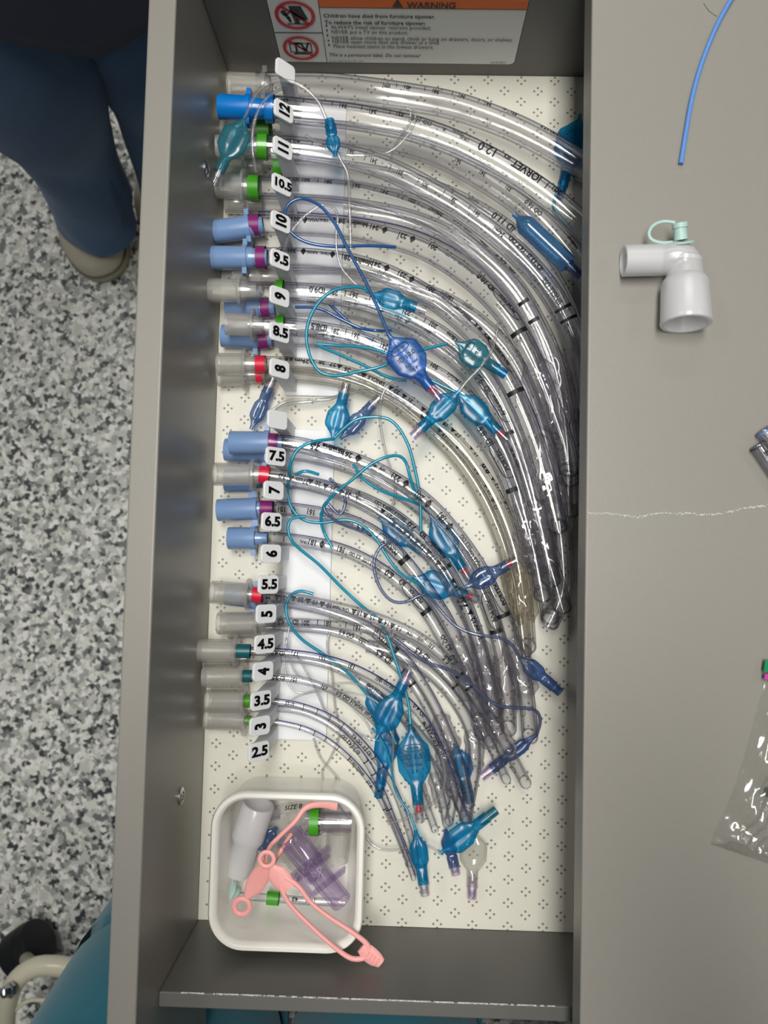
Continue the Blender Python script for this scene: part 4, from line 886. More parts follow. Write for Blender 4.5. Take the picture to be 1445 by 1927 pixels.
# short nasal tubes with their balloons in the lower heap
t = Tube('clear cuffed tube end at the right of the heap, its violet balloon showing under it', 8.6,
         [(690, 1215, 5), (760, 1235, 5), (820, 1275, 5), (865, 1330, 6), (890, 1385, 6), (893, 1440, 6), (885, 1490, 6), (876, 1538, 6)])
t.body(); t.cuff((888, 1375), (890, 1450), 1.5, seed=24); t.done()
balloon(t.o, (1010, 1382), (906, 1462), 7, .0046, 'slate', vm='violet', flat=.8)
line(t.o, [(740, 1200, 28), (800, 1245, 28), (850, 1262, 27), (890, 1290, 27), (930, 1325, 27), (970, 1332, 26), (1005, 1335, 24), (1017, 1355, 18), (1010, 1382, 9)], 'violetline', .0011)
t = Tube('clear tube tip poking out beside the pleated teal balloon, at the bottom of the heap', 6.6,
         [(700, 1300, 4), (750, 1340, 4), (800, 1395, 4), (835, 1450, 4.5), (858, 1500, 5), (878, 1545, 5)])
t.body(); t.cuff((838, 1456), (858, 1500), 1.6, seed=25); t.done()
balloon(t.o, (828, 1606), (934, 1524), 16, .0082, 'teal', vm='palegreen', flat=.6)
line(t.o, [(828, 1606, 16), (800, 1590, 12), (740, 1600, 8), (700, 1590, 6), (672, 1540, 4), (640, 1470, 4), (605, 1430, 4), (590, 1390, 6)], 'clearline', .0008)


# balloons of the small tubes
balloon(ALL[28].o, (708, 1390), (770, 1262), 30, .0090, 'teal', vm='violet', flat=.6)
line(ALL[28].o, [(708, 1390, 30), (700, 1380, 28), (690, 1360, 24), (672, 1340, 20), (640, 1310, 12), (600, 1290, 10), (560, 1270, 14), (545, 1240, 16), (538, 1200, 18)], 'clearline', .0008)
balloon(ALL[20].o, (772, 1362), (790, 1546), 27, .0108, 'teal', vm='clearhard', flat=.4, core='red',
        txt=[('PORTEX', .24, 0, .0019, 1), ('OVAL', .24, 0, .0031, 1), ('ID 6.5', .33, 0, .0046, 1), ('Soft-Seal', .41, 0, .0029, 1), ('2 P', .48, 0, .0034, 1)])
line(ALL[20].o, [(772, 1362, 27), (768, 1320, 26), (750, 1260, 26), (735, 1215, 26), (728, 1195, 26)], 'tealline', .00105)
balloon(ALL[29].o, (782, 1562), (800, 1684), 17, .0060, 'teal', vm='clearhard', flat=.8)
line(ALL[29].o, [(782, 1562, 17), (770, 1530, 15), (745, 1490, 13), (735, 1440, 12), (722, 1400, 12), (700, 1370, 12)], 'tealline', .0008)
balloon(ALL[31].o, (892, 1555), (888, 1690), 7, .0092, 'frost_white' if False else 'bag', vm='violet', flat=.5)
line(ALL[31].o, [(892, 1556, 7), (888, 1530, 8), (880, 1490, 10), (870, 1440, 14)], 'clearline', .0008)
balloon(ALL[27].o, (838, 1560), (858, 1645), 6, .0050, 'greyblue', vm='violet', flat=.8)
balloon(ALL[30].o, (735, 1350), (712, 1500), 6, .0080, 'teal', vm='teal', flat=.4)
balloon(ALL[26].o, (690, 1290), (745, 1395), 5, .0070, 'teal', vm='teal', flat=.4)
balloon(ALL[33].o, (855, 1400), (885, 1510), 4.5, .0085, 'teal', vm='teal', flat=.3)
line(ALL[24].o, [(545, 1175, 16), (538, 1215, 18), (535, 1250, 18), (545, 1290, 18), (570, 1305, 18), (620, 1290, 18), (660, 1285, 20), (705, 1300, 22), (735, 1340, 24), (740, 1400, 20), (738, 1450, 12)], 'clearline', .0008)
line(ALL[25].o, [(620, 1190, 10), (615, 1215, 10), (625, 1270, 8), (630, 1330, 6), (640, 1380, 5), (620, 1430, 4), (605, 1460, 4), (640, 1520, 4), (700, 1590, 4)], 'clearline', .0008)
line(ALL[26].o, [(560, 1235, 18), (580, 1270, 16), (600, 1310, 14), (620, 1350, 8), (680, 1385, 6), (740, 1400, 6)], 'clearline', .0008)
line(ALL[31].o, [(525, 1310, 14), (520, 1340, 14), (560, 1310, 16), (620, 1300, 18), (690, 1310, 20), (720, 1330, 22)], 'clearline', .0007)
line(ALL[27].o, [(830, 1420, 24), (838, 1460, 24), (828, 1500, 22), (800, 1520, 20), (765, 1540, 18), (730, 1550, 14)], 'clearline', .0009)
line(ALL[2].o, [(720, 200, 40), (780, 210, 46), (770, 250, 46), (735, 285, 44), (690, 292, 42), (640, 290, 42), (600, 270, 41), (575, 255, 40)], 'clearline', .0010)
line(ALL[1].o, [(545, 160, 40), (500, 185, 48), (478, 230, 48), (475, 280, 46), (482, 325, 40)], 'clearline', .0010)
line(ALL[6].o, [(535, 470, 40), (545, 440, 44), (575, 405, 45), (610, 385, 45), (635, 400, 45), (632, 450, 44), (640, 500, 42), (670, 535, 40), (690, 545, 38)], 'clearline', .0009)

# ================================================================== tray of small fittings
def rr(cx, cy, hx, hy, rad, z, n=10):
    out = []
    for sx, sy, a0 in ((1, 1, 0), (-1, 1, 90), (-1, -1, 180), (1, -1, 270)):
        for k in range(n+1):
            a = math.radians(a0+90*k/n); out.append((cx+sx*(hx-rad)+rad*math.cos(a), cy+sy*(hy-rad)+rad*math.sin(a), z))
    return out
def lofts(mb, loops, cap0=False, cap1=False):
    n = len(loops[0]); vs = [v for l in loops for v in l]
    fs = [(i*n+j, i*n+(j+1) % n, (i+1)*n+(j+1) % n, (i+1)*n+j) for i in range(len(loops)-1) for j in range(n)]
    if cap0: fs.append(list(range(n))[::-1])
    if cap1: fs.append([(len(loops)-1)*n+j for j in range(n)])
    mb.add(vs, fs)
ZR = .050
tx0, tx1 = P(393, 1640, ZR).x, P(685, 1640, ZR).x; ty1, ty0 = P(540, 1494, ZR).y, P(540, 1796, ZR).y
tcx, tcy, thx, thy = (tx0+tx1)/2, (ty0+ty1)/2, (tx1-tx0)/2, (ty1-ty0)/2
tcy += .0004
mb = MB(); D_ = [(.0055, .0010, .0), (.0050, .0004, .0), (.0030, .028, 0), (.0012, ZR-.006, 0), (0, ZR-.004, 0), (0, ZR-.0012, 0), (.0010, ZR, 0), (.0030, ZR+.0002, 0), (.0046, ZR-.001, 0), (.0052, ZR-.004, 0), (.0068, .026, 0), (.0090, .008, 0), (.0125, .0032, 0), (.017, .0026, 0)]
lofts(mb, [rr(tcx, tcy, thx-d, thy-d, max(.004, .0215-d), z) for d, z, _ in D_], True, True)
o = mb.build('plastic_tray', M['tray']); tag(o, 'white rounded square tray of loose fittings at the bottom of the drawer', 'tray')

def cyl_thing(name, label, cat, a, b, z, prof, m, cap=(False, False), extra=None, z2=None, group=None):
    A = P(a[0], a[1], z/1000.); B = P(b[0], b[1], (z2 if z2 is not None else z)/1000.)
    t_ = thing(name, label, cat, A, group); mb = MB(); mb.lathe(A, B, prof, 36, cap); mb.build('body', M[m], t_)
    if extra: extra(t_, A, B)
    return t_
cyl_thing('tube_adapter', 'frosted white two-step adapter leaning in the left of the tray', 'adapter', (486, 1512), (446, 1642), 26,
          [(0, .0088), (0, .0100), (.01, .0104), (.45, .0104), (.5, .0102), (.56, .0086), (.9, .0084), (1, .0080), (1, .0066), (.58, .0068), (.48, .0088), (0, .0088)], 'frost_white', z2=18)
cyl_thing('small_ring_connector', 'small clear connector standing near the top of the tray beside the frosted adapter', 'connector', (508, 1532), (524, 1528), 14, [(0, .0030), (0, .0042), (1, .0042), (1, .0030), (0, .0030)], 'clearhard')
def gb(t_, A, B):
    mb = MB(); mb.lathe(A, B, [(.10, .0079), (.10, .0084), (.3, .0084), (.3, .0079)], 36); mb.build('colour_band', M['green'], t_)
cyl_thing('banded_connector', 'clear connector with a bright green band in the top right of the tray', 'connector', (575, 1546), (661, 1547), 34, [(0, .0066), (0, .0078), (.35, .0078), (.4, .0062), (1, .0060), (1, .0050), (.4, .0052), (0, .0066)], 'clearhard', extra=gb)
cyl_thing('clear_sleeve', 'short clear sleeve below the green banded connector in the tray', 'connector', (637, 1565), (633, 1620), 22, [(0, .0060), (0, .0074), (1, .0074), (1, .0062), (0, .0060)], 'frost')
A = P(543, 1573, .030); B = P(643, 1698, .024)
vt = thing('tee_connector', 'violet clear tee connector with a round port, lying across the tray', 'connector', A)
mb = MB(); mb.lathe(A, B, [(0, .0072), (0, .0088), (.02, .0092), (.06, .0092), (.07, .0084), (.42, .0082), (.45, .0070), (.95, .0068), (1, .0066), (1, .0052), (.45, .0054), (.4, .0068), (0, .0072)], 36); mb.build('barrel', M['violet'], vt)
C = P(592, 1630, .030); mb = MB(); mb.lathe(C+Vector((0, 0, .003)), C+Vector((0, 0, .015)), [(0, .0056), (.85, .0054), (1, .0050), (1, .0036), (0, .0036)], 28); mb.build('port', M['violet'], vt)
T = (B-A).normalized(); S = T.cross(Vector((0, 0, 1))).normalized()
mb = MB()
for u, h0, h1 in ((.40, -.016, .016), (.47, -.013, .013), (.72, -.014, .011)):
    c = A+(B-A)*u; F = Matrix((tuple(T)+(0,), tuple(S)+(0,), (0, 0, 1, 0), (0, 0, 0, 1))).transposed(); F.translation = c
    mb.box((-.0007, h0, -.006), (.0007, h1, .0035), 0, F)
for h in (-.0125,):
    c = A+(B-A)*.44; F = Matrix((tuple(T)+(0,), tuple(S)+(0,), (0, 0, 1, 0), (0, 0, 0, 1))).transposed(); F.translation = c
    mb.box((-.001, -h-.0007, -.006), (.0150, -h+.0007, .003), 0, F)
mb.build('wing', M['violet'], vt, False)

def outline(mb, pts, z0, z1):
    n = len(pts); mb.add([(p.x, p.y, z0) for p in pts]+[(p.x, p.y, z1) for p in pts], [list(range(n))[::-1], [n+i for i in range(n)]]+[(i, (i+1) % n, n+(i+1) % n, n+i) for i in range(n)])
def flatsweep(mb, pts, w, f=.55):
    p3 = smooth(catmull([P(x, y, z/1000.) for x, y, z in pts], 8), 2); p3, L = resample(p3, .002)
    ws = [w[0]+(w[-1]-w[0])*i/(len(p3)-1) if len(w) == 2 else w[min(len(w)-1, int(i/(len(p3))*len(w)))] for i in range(len(p3))]
    if len(w) > 2:
        k = len(w)-1; ws = []
        for i in range(len(p3)):
            q = i/(len(p3)-1)*k; j = min(k-1, int(q)); ws.append(w[j]+(w[j+1]-w[j])*(q-j))
    mb.sweep(p3, ws, 16, [min(1, .0014/x)*1.0 for x in ws], cap=(True, True))
def ringm(mb, px, py, z, R_, r_, sy=1.):
    c = P(px, py, z/1000.); n = 32; m = 12; vs = []
    for i in range(n):
        a = 2*math.pi*i/n; d = Vector((math.cos(a), math.sin(a)*sy, 0))
        for j in range(m):
            b_ = 2*math.pi*j/m; vs.append(c+d*(R_+r_*math.cos(b_))+Vector((0, 0, .7*r_*math.sin(b_))))
    mb.add(vs, [(i*m+j, ((i+1) % n)*m+j, ((i+1) % n)*m+(j+1) % m, i*m+(j+1) % m) for i in range(n) for j in range(m)])
mb = MB()
ringm(mb, 502, 1617, 55, .0042, .0014, 1.0)
flatsweep(mb, [(512, 1628, 54), (525, 1650, 54), (545, 1672, 54)], (.0016, .0056, .0060, .0058, .0040))
flatsweep(mb, [(520, 1640, 54), (533, 1680, 54), (549, 1706, 54), (575, 1733, 54), (610, 1766, 54), (650, 1798, 54), (672, 1805, 54), (694, 1800, 54)], (.0020, .0014, .0013, .0013, .0013, .0015, .0016))
flatsweep(mb, [(535, 1650, 54), (562, 1668, 54), (585, 1698, 54), (620, 1726, 54), (660, 1752, 54), (690, 1776, 54), (694, 1790, 54)], (.0020, .0014, .0013, .0013, .0013, .0015, .0018))
flatsweep(mb, [(680, 1782, 54), (700, 1800, 54), (714, 1810, 54), (717, 1813, 54)], (.0034, .0048, .0050, .0046, .0030))
for k in range(4):
    x = 692+k*6; y = 1806-0+k*4.2
    p0 = P(x-6, y-3, .0555); p1 = P(x+3, y-14, .0555); mb.sweep([p0, p1], .0005, 6, cap=(True, True))
o = mb.build('silicone_strap', M['pink']); tag(o, 'pink silicone strap with a long slot hanging over the lower right rim of the tray', 'strap', 'pink straps in the tray')
mb = MB()
ringm(mb, 455, 1706, 44, .0046, .0018, 1.0)
flatsweep(mb, [(463, 1690, 44), (478, 1668, 44), (492, 1645, 45), (500, 1628, 46)], (.0016, .0050, .0060, .0056, .0034))
flatsweep(mb, [(497, 1640, 44), (505, 1598, 42), (530, 1570, 42), (556, 1545, 42), (575, 1520, 40), (605, 1512, 38), (635, 1516, 38)], (.0016, .0013, .0013, .0014, .0016, .0026, .0034))
flatsweep(mb, [(505, 1640, 43), (522, 1612, 38), (538, 1585, 34), (548, 1570, 30)], (.0014, .0013, .0013))
o = mb.build('silicone_strap', M['pink']); tag(o, 'pink silicone strap with its end ring in the lower left of the tray', 'strap', 'pink straps in the tray')
t = Tube('small clear tube with green band and pale cap along the bottom of the tray', 5.0, [(448, 1686, 12), (500, 1689, 12), (560, 1694, 12), (610, 1697, 12), (645, 1698, 12)], group='small tubes in the tray')
t.body(eye=False); t.ring((503, 1687), (525, 1688), 'green', 1.6); t.t(555, 1692, '4.0', 2.4); t.t(585, 1694, '|  |', 2.4); t.done()
mb = MB(); a_ = P(427, 1672, .016); b_ = P(447, 1678, .012); mb.lathe(a_, b_, [(0, .0001), (0, .0078), (.25, .0078), (.3, .0040), (1, .0030), (1, .0001)], 24); mb.build('pale_cap', M['cap'], t.o)
bo = thing('inflation_balloon', 'grey blue collapsed balloon between the frosted adapter and pink strap in the tray', 'pilot balloon', P(510, 1555, .018)); balloon(bo, (520, 1556), (484, 1608), 16, .0046, 'greyblue', flat=.6)
mb = MB(); vs = []; nx_, ny_ = 14, 12; rn = random.Random(5)
for j in range(ny_+1):
    for i in range(nx_+1):
        p = P(506+135*i/nx_, 1512+120*j/ny_, .010); vs.append((p.x, p.y, .009+.005*math.sin(i*1.1+j*.7)+.003*math.sin(j*2.1-i)+rn.uniform(-.0012, .0012)))
mb.add(vs, [(j*(nx_+1)+i, j*(nx_+1)+i+1, (j+1)*(nx_+1)+i+1, (j+1)*(nx_+1)+i) for j in range(ny_) for i in range(nx_)])
wr = thing('clear_wrapper', 'crumpled clear printed wrapper under the fittings in the tray', 'wrapper', P(560, 1560, .01)); mb.build('film', M['bag'], wr)
mb = MB(); v, f = glyphs('SIZE 8', .02); c = P(552, 1519, .020); mb.add([(c.x+q[0]*.0042+q[1]*.0008, c.y+q[1]*.0042+q[0]*.0006, .0200) for q in v], f); mb.build('wrapper_print', M['ink'], wr, False)

# ================================================================== things on the cabinet top
ZC = HT*1000
a = P(1173, 491, HT+.0080); b_ = P(1246, 489, HT+.0084); c = P(1276, 486, HT+.0088); d = P(1287, 505, HT+.009); e = P(1288, 525, HT+.0100); g = P(1291, 610, HT+.0125)
el = thing('elbow_adapter', 'translucent white elbow adapter with a pale green tethered cap on the cabinet top', 'adapter', P(1260, 540, HT))
mb = MB(); p3 = smooth(catmull([a, (a+b_)/2, b_, c, d, e], 10), 5); p3, _ = resample(p3, .0015)
n = len(p3); mb.sweep(p3, [.0078 if i < n*.5 else .0078+.0012*min(1, (i-n*.5)/(n*.25)) for i in range(n)], 32)
mb.sweep(p3[:int(n*.5)], .0064, 28); mb.lathe(a, a+(b_-a)*.02, [(0, .0064), (0, .0078)], 32)
mb.lathe(P(1286, 497, HT+.0095), P(1287, 478, HT+.0095), [(0, .0088), (.4, .0090), (.75, .0075), (1, .0030), (1.05, .0001)], 28)
mb.build('elbow', M['frost_white'], el)
mb = MB(); mb.lathe(e-Vector((0, -.001, 0)), g, [(0, .0088), (.08, .0108), (.16, .0116), (.9, .0124), (.97, .0126), (1, .0122), (1, .0106), (.3, .0100), (.15, .0085)], 40); mb.build('socket', M['frost_white'], el)
mb = MB(); mb.lathe(P(1281, 458, HT+.0115), P(1281, 448, HT+.0125), [(0, .0062), (0, .0066), (.35, .0066), (.4, .0001)], 28)
mb.lathe(P(1281, 452, HT+.012), P(1279, 420, HT+.014), [(0, .0034), (.3, .0033), (.7, .0032), (.72, .0038), (1, .0038), (1, .0001)], 24)
mb.sweep(smooth(catmull([P(x, y, HT+z/1000.) for x, y, z in ((1270, 419, 14), (1248, 417, 13), (1230, 424, 12), (1221, 438, 12), (1226, 451, 12), (1245, 457, 12), (1265, 456, 12))], 8), 3), .0009, 8, cap=(True, True))
mb.build('tethered_cap', M['cap'], el)
mb = MB(); p3, _ = resample(smooth(catmull([P(x, y, HT+.0014) for x, y in ((1420, -60), (1395, -28), (1372, 5), (1345, 56), (1320, 120), (1303, 180), (1292, 240), (1281, 308))], 8), 4), .003)
mb.sweep(p3, .0013, 12, cap=(True, True)); o = mb.build('blue_stylet', M['strand'], None); tag(o, 'thin blue plastic stylet lying at the upper right of the cabinet top', 'stylet')
mb = MB(); p3, _ = resample(catmull([P(1324, 6, HT+.0002), P(1334, 20, HT+.0004), P(1349, 31, HT+.0002)], 6), .001); mb.sweep(p3, .00008, 5); o = mb.build('stray_hair', M['ink']); tag(o, 'tiny dark stray hair beside the blue stylet', 'hair')
for k, (p0, p1, lab) in enumerate((((1426, 836), (1490, 930), 'lower clear vial with black print at the right edge of the cabinet top'), ((1436, 808), (1500, 890), 'upper clear vial with a blue rim at the right edge of the cabinet top'))):
    A = P(p0[0], p0[1], HT+.0042); B = P(p1[0], p1[1], HT+.0042); vi = thing('sample_vial', lab, 'vial', A)
    mb = MB(); mb.lathe(A, B, [(0, .0036), (0, .0040), (.1, .0041), (1, .0041), (1, .0034), (0, .0036)], 24, (True, False)); mb.build('barrel', M['clearhard'], vi)
    mb = MB(); mb.lathe(A, B, [(.02, .0042), (.02, .0043), (.05, .0043), (.05, .0042)], 24); mb.build('rim', M['inkgrey' if k == 0 else 'strand'], vi)
    if k == 0:
        mb = MB(); T = (B-A).normalized(); S = T.cross(Vector((0, 0, 1))); v, f = glyphs('TIV', .02)
        mb.add([A+T*.006+T*(-q[1]*.004)+S*(-q[0]*.0030)+Vector((0, 0, .0043)) for q in v], f); mb.build('print', M['ink'], vi, False)
# zip bag
bg = thing('zip_bag', 'clear zip bag with green and magenta seal at the right edge of the cabinet top', 'bag', P(1400, 1450, HT))
L0 = [(1446, 1232), (1437, 1290), (1420, 1350), (1404, 1410), (1385, 1470), (1362, 1530), (1343, 1565), (1337, 1588)]; L1 = [(1640, 1262), (1635, 1310), (1620, 1370), (1600, 1430), (1580, 1500), (1560, 1580), (1540, 1630), (1520, 1650)]
for lay, z0 in ((0, .0006), (1, .0040)):
    vs = []; mb = MB(); nj = 42; ni = 36; rn = random.Random(9)
    for j in range(nj+1):
        q = j/nj*(len(L0)-1); k = min(len(L0)-2, int(q)); f_ = q-k
        a = Vector(L0[k]).lerp(Vector(L0[k+1]), f_); b = Vector(L1[k]).lerp(Vector(L1[k+1]), f_)
        for i in range(ni+1):
            p = a.lerp(b, i/ni); w3 = P(p.x, p.y, HT); ed = min(1, min(i, j*1.5, (nj-j)*1.2)/7)
            h = z0*ed+.0004+ed*lay*(.0016*abs(math.sin(i*.9+j*.35))+.0012*math.sin(j*.8-i*.3)+rn.uniform(0, .0006))
            vs.append((w3.x, w3.y, HT+h))
    mb.add(vs, [(j*(ni+1)+i, j*(ni+1)+i+1, (j+1)*(ni+1)+i+1, (j+1)*(ni+1)+i) for j in range(nj) for i in range(ni)])
    mb.build('bag_panel', M['bag'], bg)
for y0, y1, m, nm in ((1240, 1262, 'zip_green', 'green_seal'), (1266, 1276, 'zip_magenta', 'magenta_seal')):
    mb = MB(); p0 = P(1439, (y0+y1)/2+2, HT+.0045); p1 = P(1640, (y0+y1)/2+30, HT+.0045); T = (p1-p0).normalized(); S = T.cross(Vector((0, 0, 1))); hw = (y1-y0)/2/3650
    mb.add([p0+S*hw, p1+S*hw, p1-S*hw, p0-S*hw]+[q-Vector((0, 0, .0012)) for q in (p0+S*hw, p1+S*hw, p1-S*hw, p0-S*hw)], [(0, 1, 2, 3), (7, 6, 5, 4), (0, 4, 5, 1), (1, 5, 6, 2), (2, 6, 7, 3), (3, 7, 4, 0)]); mb.build(nm, M[m], bg, False)
mb = MB(); mb.lathe(P(1440, 1490, HT+.0030), P(1500, 1500, HT+.0030), [(0, .0001), (.02, .0022), (.3, .0026), (1, .0026)], 16); o = mb.build('dark_plug', M['rubber']); tag(o, 'dark plug inside the clear zip bag', 'plug')

# ================================================================== cream tube frame with rubber foot
fr_ = thing('stool_frame', 'cream tubular stool frame with a steel bolt at the lower left', 'stool', P(60, 1850, FZ))
def fp(x, y, z): return P(x, y, z)
mb = MB(); pts = [fp(-30, 2150, -.60), (fp(4, 1990, -.56)), fp(12, 1900, -.52), fp(28, 1848, -.50), fp(65, 1820, -.50), fp(110, 1818, -.50), fp(170, 1828, -.50), fp(300, 1840, -.50)]
p3, _ = resample(smooth(catmull(pts, 10), 6), .01); mb.sweep(p3, .0125, 20, cap=(True, True)); mb.build('bent_tube', M['cream'], fr_)
mb = MB(); pts = [fp(5, 1925, -.52), fp(35, 1895, -.52), fp(52, 1884, -.52), fp(75, 1882, -.52), (fp(180, 1892, -.52))]
p3, _ = resample(smooth(catmull(pts, 10), 2), .006); mb.sweep(p3, .0028, 10, cap=(True, True)); mb.build('wire_rod', M['cream'], fr_)
mb = MB(); c = fp(23, 1848, -.485); mb.lathe(c-Vector((-.004, .006, -.006)), c+Vector((-.006, -.004, .018)), [(0, .0095), (.25, .0095), (.3, .0075), (.8, .0070), (1, .0035), (1.02, .0001)], 6); mb.build('bolt', M['metal'], fr_)
mb = MB(); A = fp(30, 1800, -.745); B = fp(76, 1768, -.735); mb.lathe(A, B, [(0, .0001), (0, .034), (.05, .037), (.62, .037), (.64, .035), (.67, .037), (.95, .035), (1, .031), (1.0, .0001)], 36); mb.build('rubber_foot', M['rubber'], fr_)
mb = MB(); mb.sweep([fp(45, 1800, -.745), fp(60, 1815, -.62), fp(90, 1818, -.505)], .010, 14); mb.build('foot_stem', M['cream'], fr_)

# ================================================================== people
def skin(name, verts, edges, radii, m, parent, sub=2, off=0.):
    me = bpy.data.meshes.new(name); w_ = Vector(parent['_w']) if parent is not None else Vector((0, 0, 0))
    me.from_pydata([Vector(v)-w_ for v in verts], edges, []); o = bpy.data.objects.new(name, me); COL.objects.link(o)
    md = o.modifiers.new('skin', 'SKIN'); md.use_smooth_shade = True
    for i, d in enumerate(me.skin_vertices[0].data):
        r = radii[i]; r = r if isinstance(r, tuple) else (r, r); d.radius = (r[0]+off, r[1]+off); d.use_root = (i == 0)
    s_ = o.modifiers.new('sub', 'SUBSURF'); s_.levels = s_.render_levels = sub
    dg = bpy.context.evaluated_depsgraph_get(); ev = bpy.data.meshes.new_from_object(o.evaluated_get(dg)); ev.name = name
    ev.materials.clear(); ev.materials.append(M[m]); ev.polygons.foreach_set('use_smooth', [True]*len(ev.polygons))
    bpy.data.objects.remove(o); o = bpy.data.objects.new(name, ev); COL.objects.link(o)
    if parent is not None: o.parent = parent
    return o
def leg_cloth(name, pts, radii, m, parent, n=28, folds=.03, seed=0):
    """trouser leg: swept cloth with soft folds"""
    p3, L = resample(smooth(catmull([Vector(p) for p in pts], 8), 3), .02); k = len(radii)-1; rs = []
    for i in range(len(p3)):
        q = i/(len(p3)-1)*k; j = min(k-1, int(q)); rs.append(radii[j]+(radii[j+1]-radii[j])*(q-j))
    rn = random.Random(seed); a1, a2, a3 = [rn.uniform(0, 6) for _ in range(3)]
    mb = MB(); mb.sweep(p3, rs, 40, phimod=lambda t, a: 1+folds*(math.sin(3*a+a1+2*t)+.6*math.sin(5*a+a2+9*t)+.5*math.sin(2*a+a3+17*t)))
    mb.sweep(p3[-2:], rs[-1]*.93, 40)
    return mb.build(name, M[m], parent)
# person in jeans on the left
j1 = [(-.33, .43, .02), P(52, 150, -.18), P(118, 262, -.42), P(170, 375, -.64), P(184, 412, -.71)]
j2 = [(-.20, .50, .02), P(268, 50, -.16), P(308, 210, -.42), P(335, 340, -.64), P(342, 370, -.71)]
pr_ = thing('person', 'person standing beyond the drawer in dark blue jeans, navy top and off-white sneakers', 'person', (-.40, .50, FZ))
hip = Vector((-.29, .48, .06)); sh = hip+Vector((-.02, .03, .48)); ax = Vector((.7, .7, 0))
V = [hip, hip+Vector((-.01, .01, .2)), sh-Vector((0, 0, .06)), sh+Vector((0, 0, .06)), sh+Vector((.01, -.01, .17)), sh+Vector((.01, -.01, .27)),
     sh-ax*.17, sh-ax*.21+Vector((0, 0, -.27)), sh-ax*.20+Vector((.03, -.08, -.48)), sh+ax*.17, sh+ax*.21+Vector((0, 0, -.27)), sh+ax*.22+Vector((0, 0, -.50)),
     Vector(j1[0]), j1[2], j1[4], Vector(j2[0]), j2[2], j2[4],
     j1[4]+Vector((.005, -.02, -.05)), j2[4]+Vector((.005, -.02, -.05))]
E_ = [(0, 1), (1, 2), (2, 3), (3, 4), (4, 5), (2, 6), (6, 7), (7, 8), (2, 9), (9, 10), (10, 11), (0, 12), (12, 13), (13, 14), (0, 15), (15, 16), (16, 17), (14, 18), (17, 19)]
Rr = [.11, .105, .12, .05, .075, .08, .055, .042, .03, .055, .042, .03, .07, .045, .032, .07, .045, .032, .028, .028]
skin('body', V, E_, Rr, 'skin', pr_)
leg_cloth('jeans_leg', j1, [.085, .068, .060, .060, .063], 'jeans', pr_, seed=2)
leg_cloth('jeans_leg', j2, [.080, .060, .056, .058, .062], 'jeans', pr_, seed=5)
mb = MB(); p3, _ = resample(smooth(catmull([P(108, 118, -.11), P(150, 195, -.25), P(190, 300, -.42), P(240, 425, -.66)], 8), 2), .01)
mb.sweep(p3, .0014, 6); mb.build('seam', M['thread'], pr_)
# top: hem dips towards the camera
mb = MB(); loops = []; n = 48
for z, a, b_, dz in ((.0, .185, .135, .03), (.02, .188, .138, .03), (.10, .175, .125, 0), (.25, .165, .12, 0), (.42, .185, .125, 0), (.52, .16, .10, 0), (.57, .07, .07, 0)):
    lp = []
    for k in range(n):
        t_ = 2*math.pi*k/n; u = a*math.cos(t_)*(1+.02*math.sin(5*t_+z*9)); v = b_*math.sin(t_)*(1+.03*math.sin(7*t_+z*7))
        q = Vector((-.238, .482, 0))+Vector((.97, .14, 0))*u+Vector((.1, -1, 0))*v; q.z = z-.02+(.10*abs(math.cos(t_))*max(0, 1-z/.12))
        lp.append(tuple(q))
    loops.append(lp)
lofts(mb, loops, False, True); mb.build('navy_top', M['navy'], pr_)
for s_, (i, j, k) in ((1, (6, 7, 8)), (2, (9, 10, 11))):
    leg_cloth('sleeve', [sh+(V[i]-sh)*.7, V[i], V[j], V[j].lerp(V[k], .9)], [.075, .072, .058, .050], 'navy', pr_, seed=s_+7)
mb = MB(); hc = V[5]+Vector((0, 0, -.02)); mb.lathe(hc-Vector((0, 0, .03)), hc+Vector((0, 0, .12)), [(0, .094), (.3, .102), (.6, .098), (.85, .07), (1, .001)], 28); mb.build('hair', M['hair'], pr_)
def shoe(parent, heel, toe, w=.05):
    so = MB(); T = (toe-heel); T.z = 0; Lg = T.length; T.normalize(); S = T.cross(Vector((0, 0, 1)))
    def lp(z, k, e=0):
        out = []
        for i in range(36):
            a = 2*math.pi*i/36; u = math.cos(a); ww = w*k*(1.0 if u > -.2 else .86)*abs(math.sin(a))**.85*(1 if math.sin(a) > 0 else -1)
            q = heel+T*(Lg/2+u*(Lg/2)*k*1.0+e)+S*ww; out.append((q.x, q.y, z))
        return out
    lofts(so, [lp(FZ+.001, .96), lp(FZ+.004, 1.0), lp(FZ+.022, 1.02), lp(FZ+.026, .99)], True, True); s1 = so.build('sneaker', M['sole'], parent)
    up = MB(); lofts(up, [lp(FZ+.024, .98), lp(FZ+.045, .95), lp(FZ+.062, .84), lp(FZ+.075, .66, -.012), lp(FZ+.10, .42, -.045)], False, True); u_ = up.build('shoe_upper', M['shoe'], s1)
    u_.parent = s1
    st = MB()
    for t_ in (.50, .68, .80):
        pts = [heel+T*Lg*(t_-.10*abs(v))+S*(w*.8*v)+Vector((0, 0, FZ+.064-heel.z-.010*abs(v)**2*1.5+(.80-t_)*.03)) for v in [x/8 for x in range(-8, 9)]]
        st.sweep(pts, .0012, 6)
    pts = [Vector(q)+Vector((0, 0, .0005)) for q in lp(FZ+.027, 1.0)]; st.sweep(pts+[pts[0]], .0014, 6)
    st.build('shoe_seam', M['stitch'], s1); return s1
z0 = FZ+.03
shoe(pr_, P(150, 370, z0), P(198, 519, z0), .054); shoe(pr_, P(300, 320, z0), P(318, 450, z0), .050)

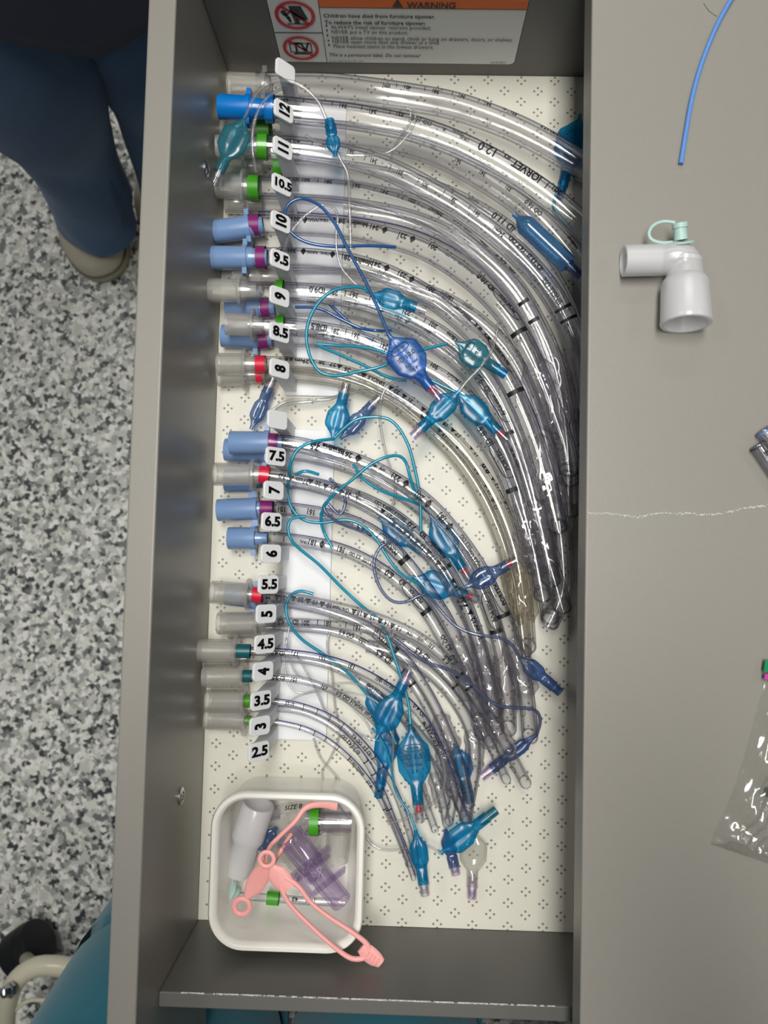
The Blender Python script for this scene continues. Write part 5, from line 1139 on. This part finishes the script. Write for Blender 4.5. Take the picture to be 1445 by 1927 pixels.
# person in teal scrubs at the foot of the picture
pt = thing('person', 'person in teal scrub trousers standing at the near end of the drawer', 'person', (-.12, -.45, FZ))
l1 = [(-.185, -.470, .18), (-.190, -.420, -.05), (-.190, -.405, -.35), (-.187, -.395, -.60), (-.185, -.40, -.74)]
l2 = [(-.02, -.470, .18), (-.002, -.42, -.05), (.0, -.405, -.35), (.0, -.395, -.60), (.0, -.40, -.74)]
hip = Vector((-.10, -.50, .22)); sh = Vector((-.04, -.43, .68)); ax = Vector((1, 0, 0))
V = [hip, hip+Vector((.02, .02, .2)), sh-Vector((0, 0, .06)), sh+Vector((0, .02, .06)), sh+Vector((0, .06, .17)), sh+Vector((0, .08, .27)),
     sh-ax*.17, sh+Vector((-.24, .02, -.22)), Vector((-.07, -.09, .57)), sh+ax*.17, sh+Vector((.24, .02, -.22)), Vector((.07, -.09, .57)),
     Vector(l1[1]), Vector(l1[2]), Vector(l1[4]), Vector(l2[1]), Vector(l2[2]), Vector(l2[4]), Vector(l1[4])+Vector((0, .10, -.02)), Vector(l2[4])+Vector((0, .10, -.02))]
skin('body', V, E_, Rr, 'skin', pt)
leg_cloth('trouser_leg', l1, [.095, .098, .100, .104, .108], 'scrubs', pt, folds=.035, seed=3)
leg_cloth('trouser_leg', l2, [.085, .085, .078, .076, .078], 'scrubs', pt, folds=.035, seed=4)
mb = MB(); loops = []
for z, a, b_ in ((.16, .185, .115), (.18, .188, .118), (.30, .175, .11), (.45, .175, .11), (.60, .19, .115), (.70, .16, .09), (.75, .07, .07)):
    loops.append([(-.10+(z-.16)*.1+a*math.cos(2*math.pi*k/n)*(1+.02*math.sin(5*k*.13+z*9)), -.50+(z-.16)*.13+b_*math.sin(2*math.pi*k/n)*(1+.03*math.sin(7*k*.13)), z) for k in range(n)])
lofts(mb, loops, False, True); mb.build('scrub_top', M['scrubs'], pt)
for s_, (i, j, k) in ((1, (6, 7, 8)), (2, (9, 10, 11))):
    leg_cloth('sleeve', [sh+(V[i]-sh)*.7, V[i], V[i].lerp(V[j], .8)], [.075, .072, .062], 'scrubs', pt, seed=s_+7)
mb = MB(); hc = V[5]+Vector((0, 0, -.02)); mb.lathe(hc-Vector((0, 0, .03)), hc+Vector((0, 0, .12)), [(0, .094), (.3, .102), (.6, .098), (.85, .07), (1, .001)], 28); mb.build('hair', M['hair'], pt)
shoe(pt, Vector((-.185, -.45, z0)), Vector((-.185, -.26, z0)), .05); shoe(pt, Vector((0, -.45, z0)), Vector((0, -.26, z0)), .05)

for o in bpy.data.objects:
    if '_w' in o: del o['_w']
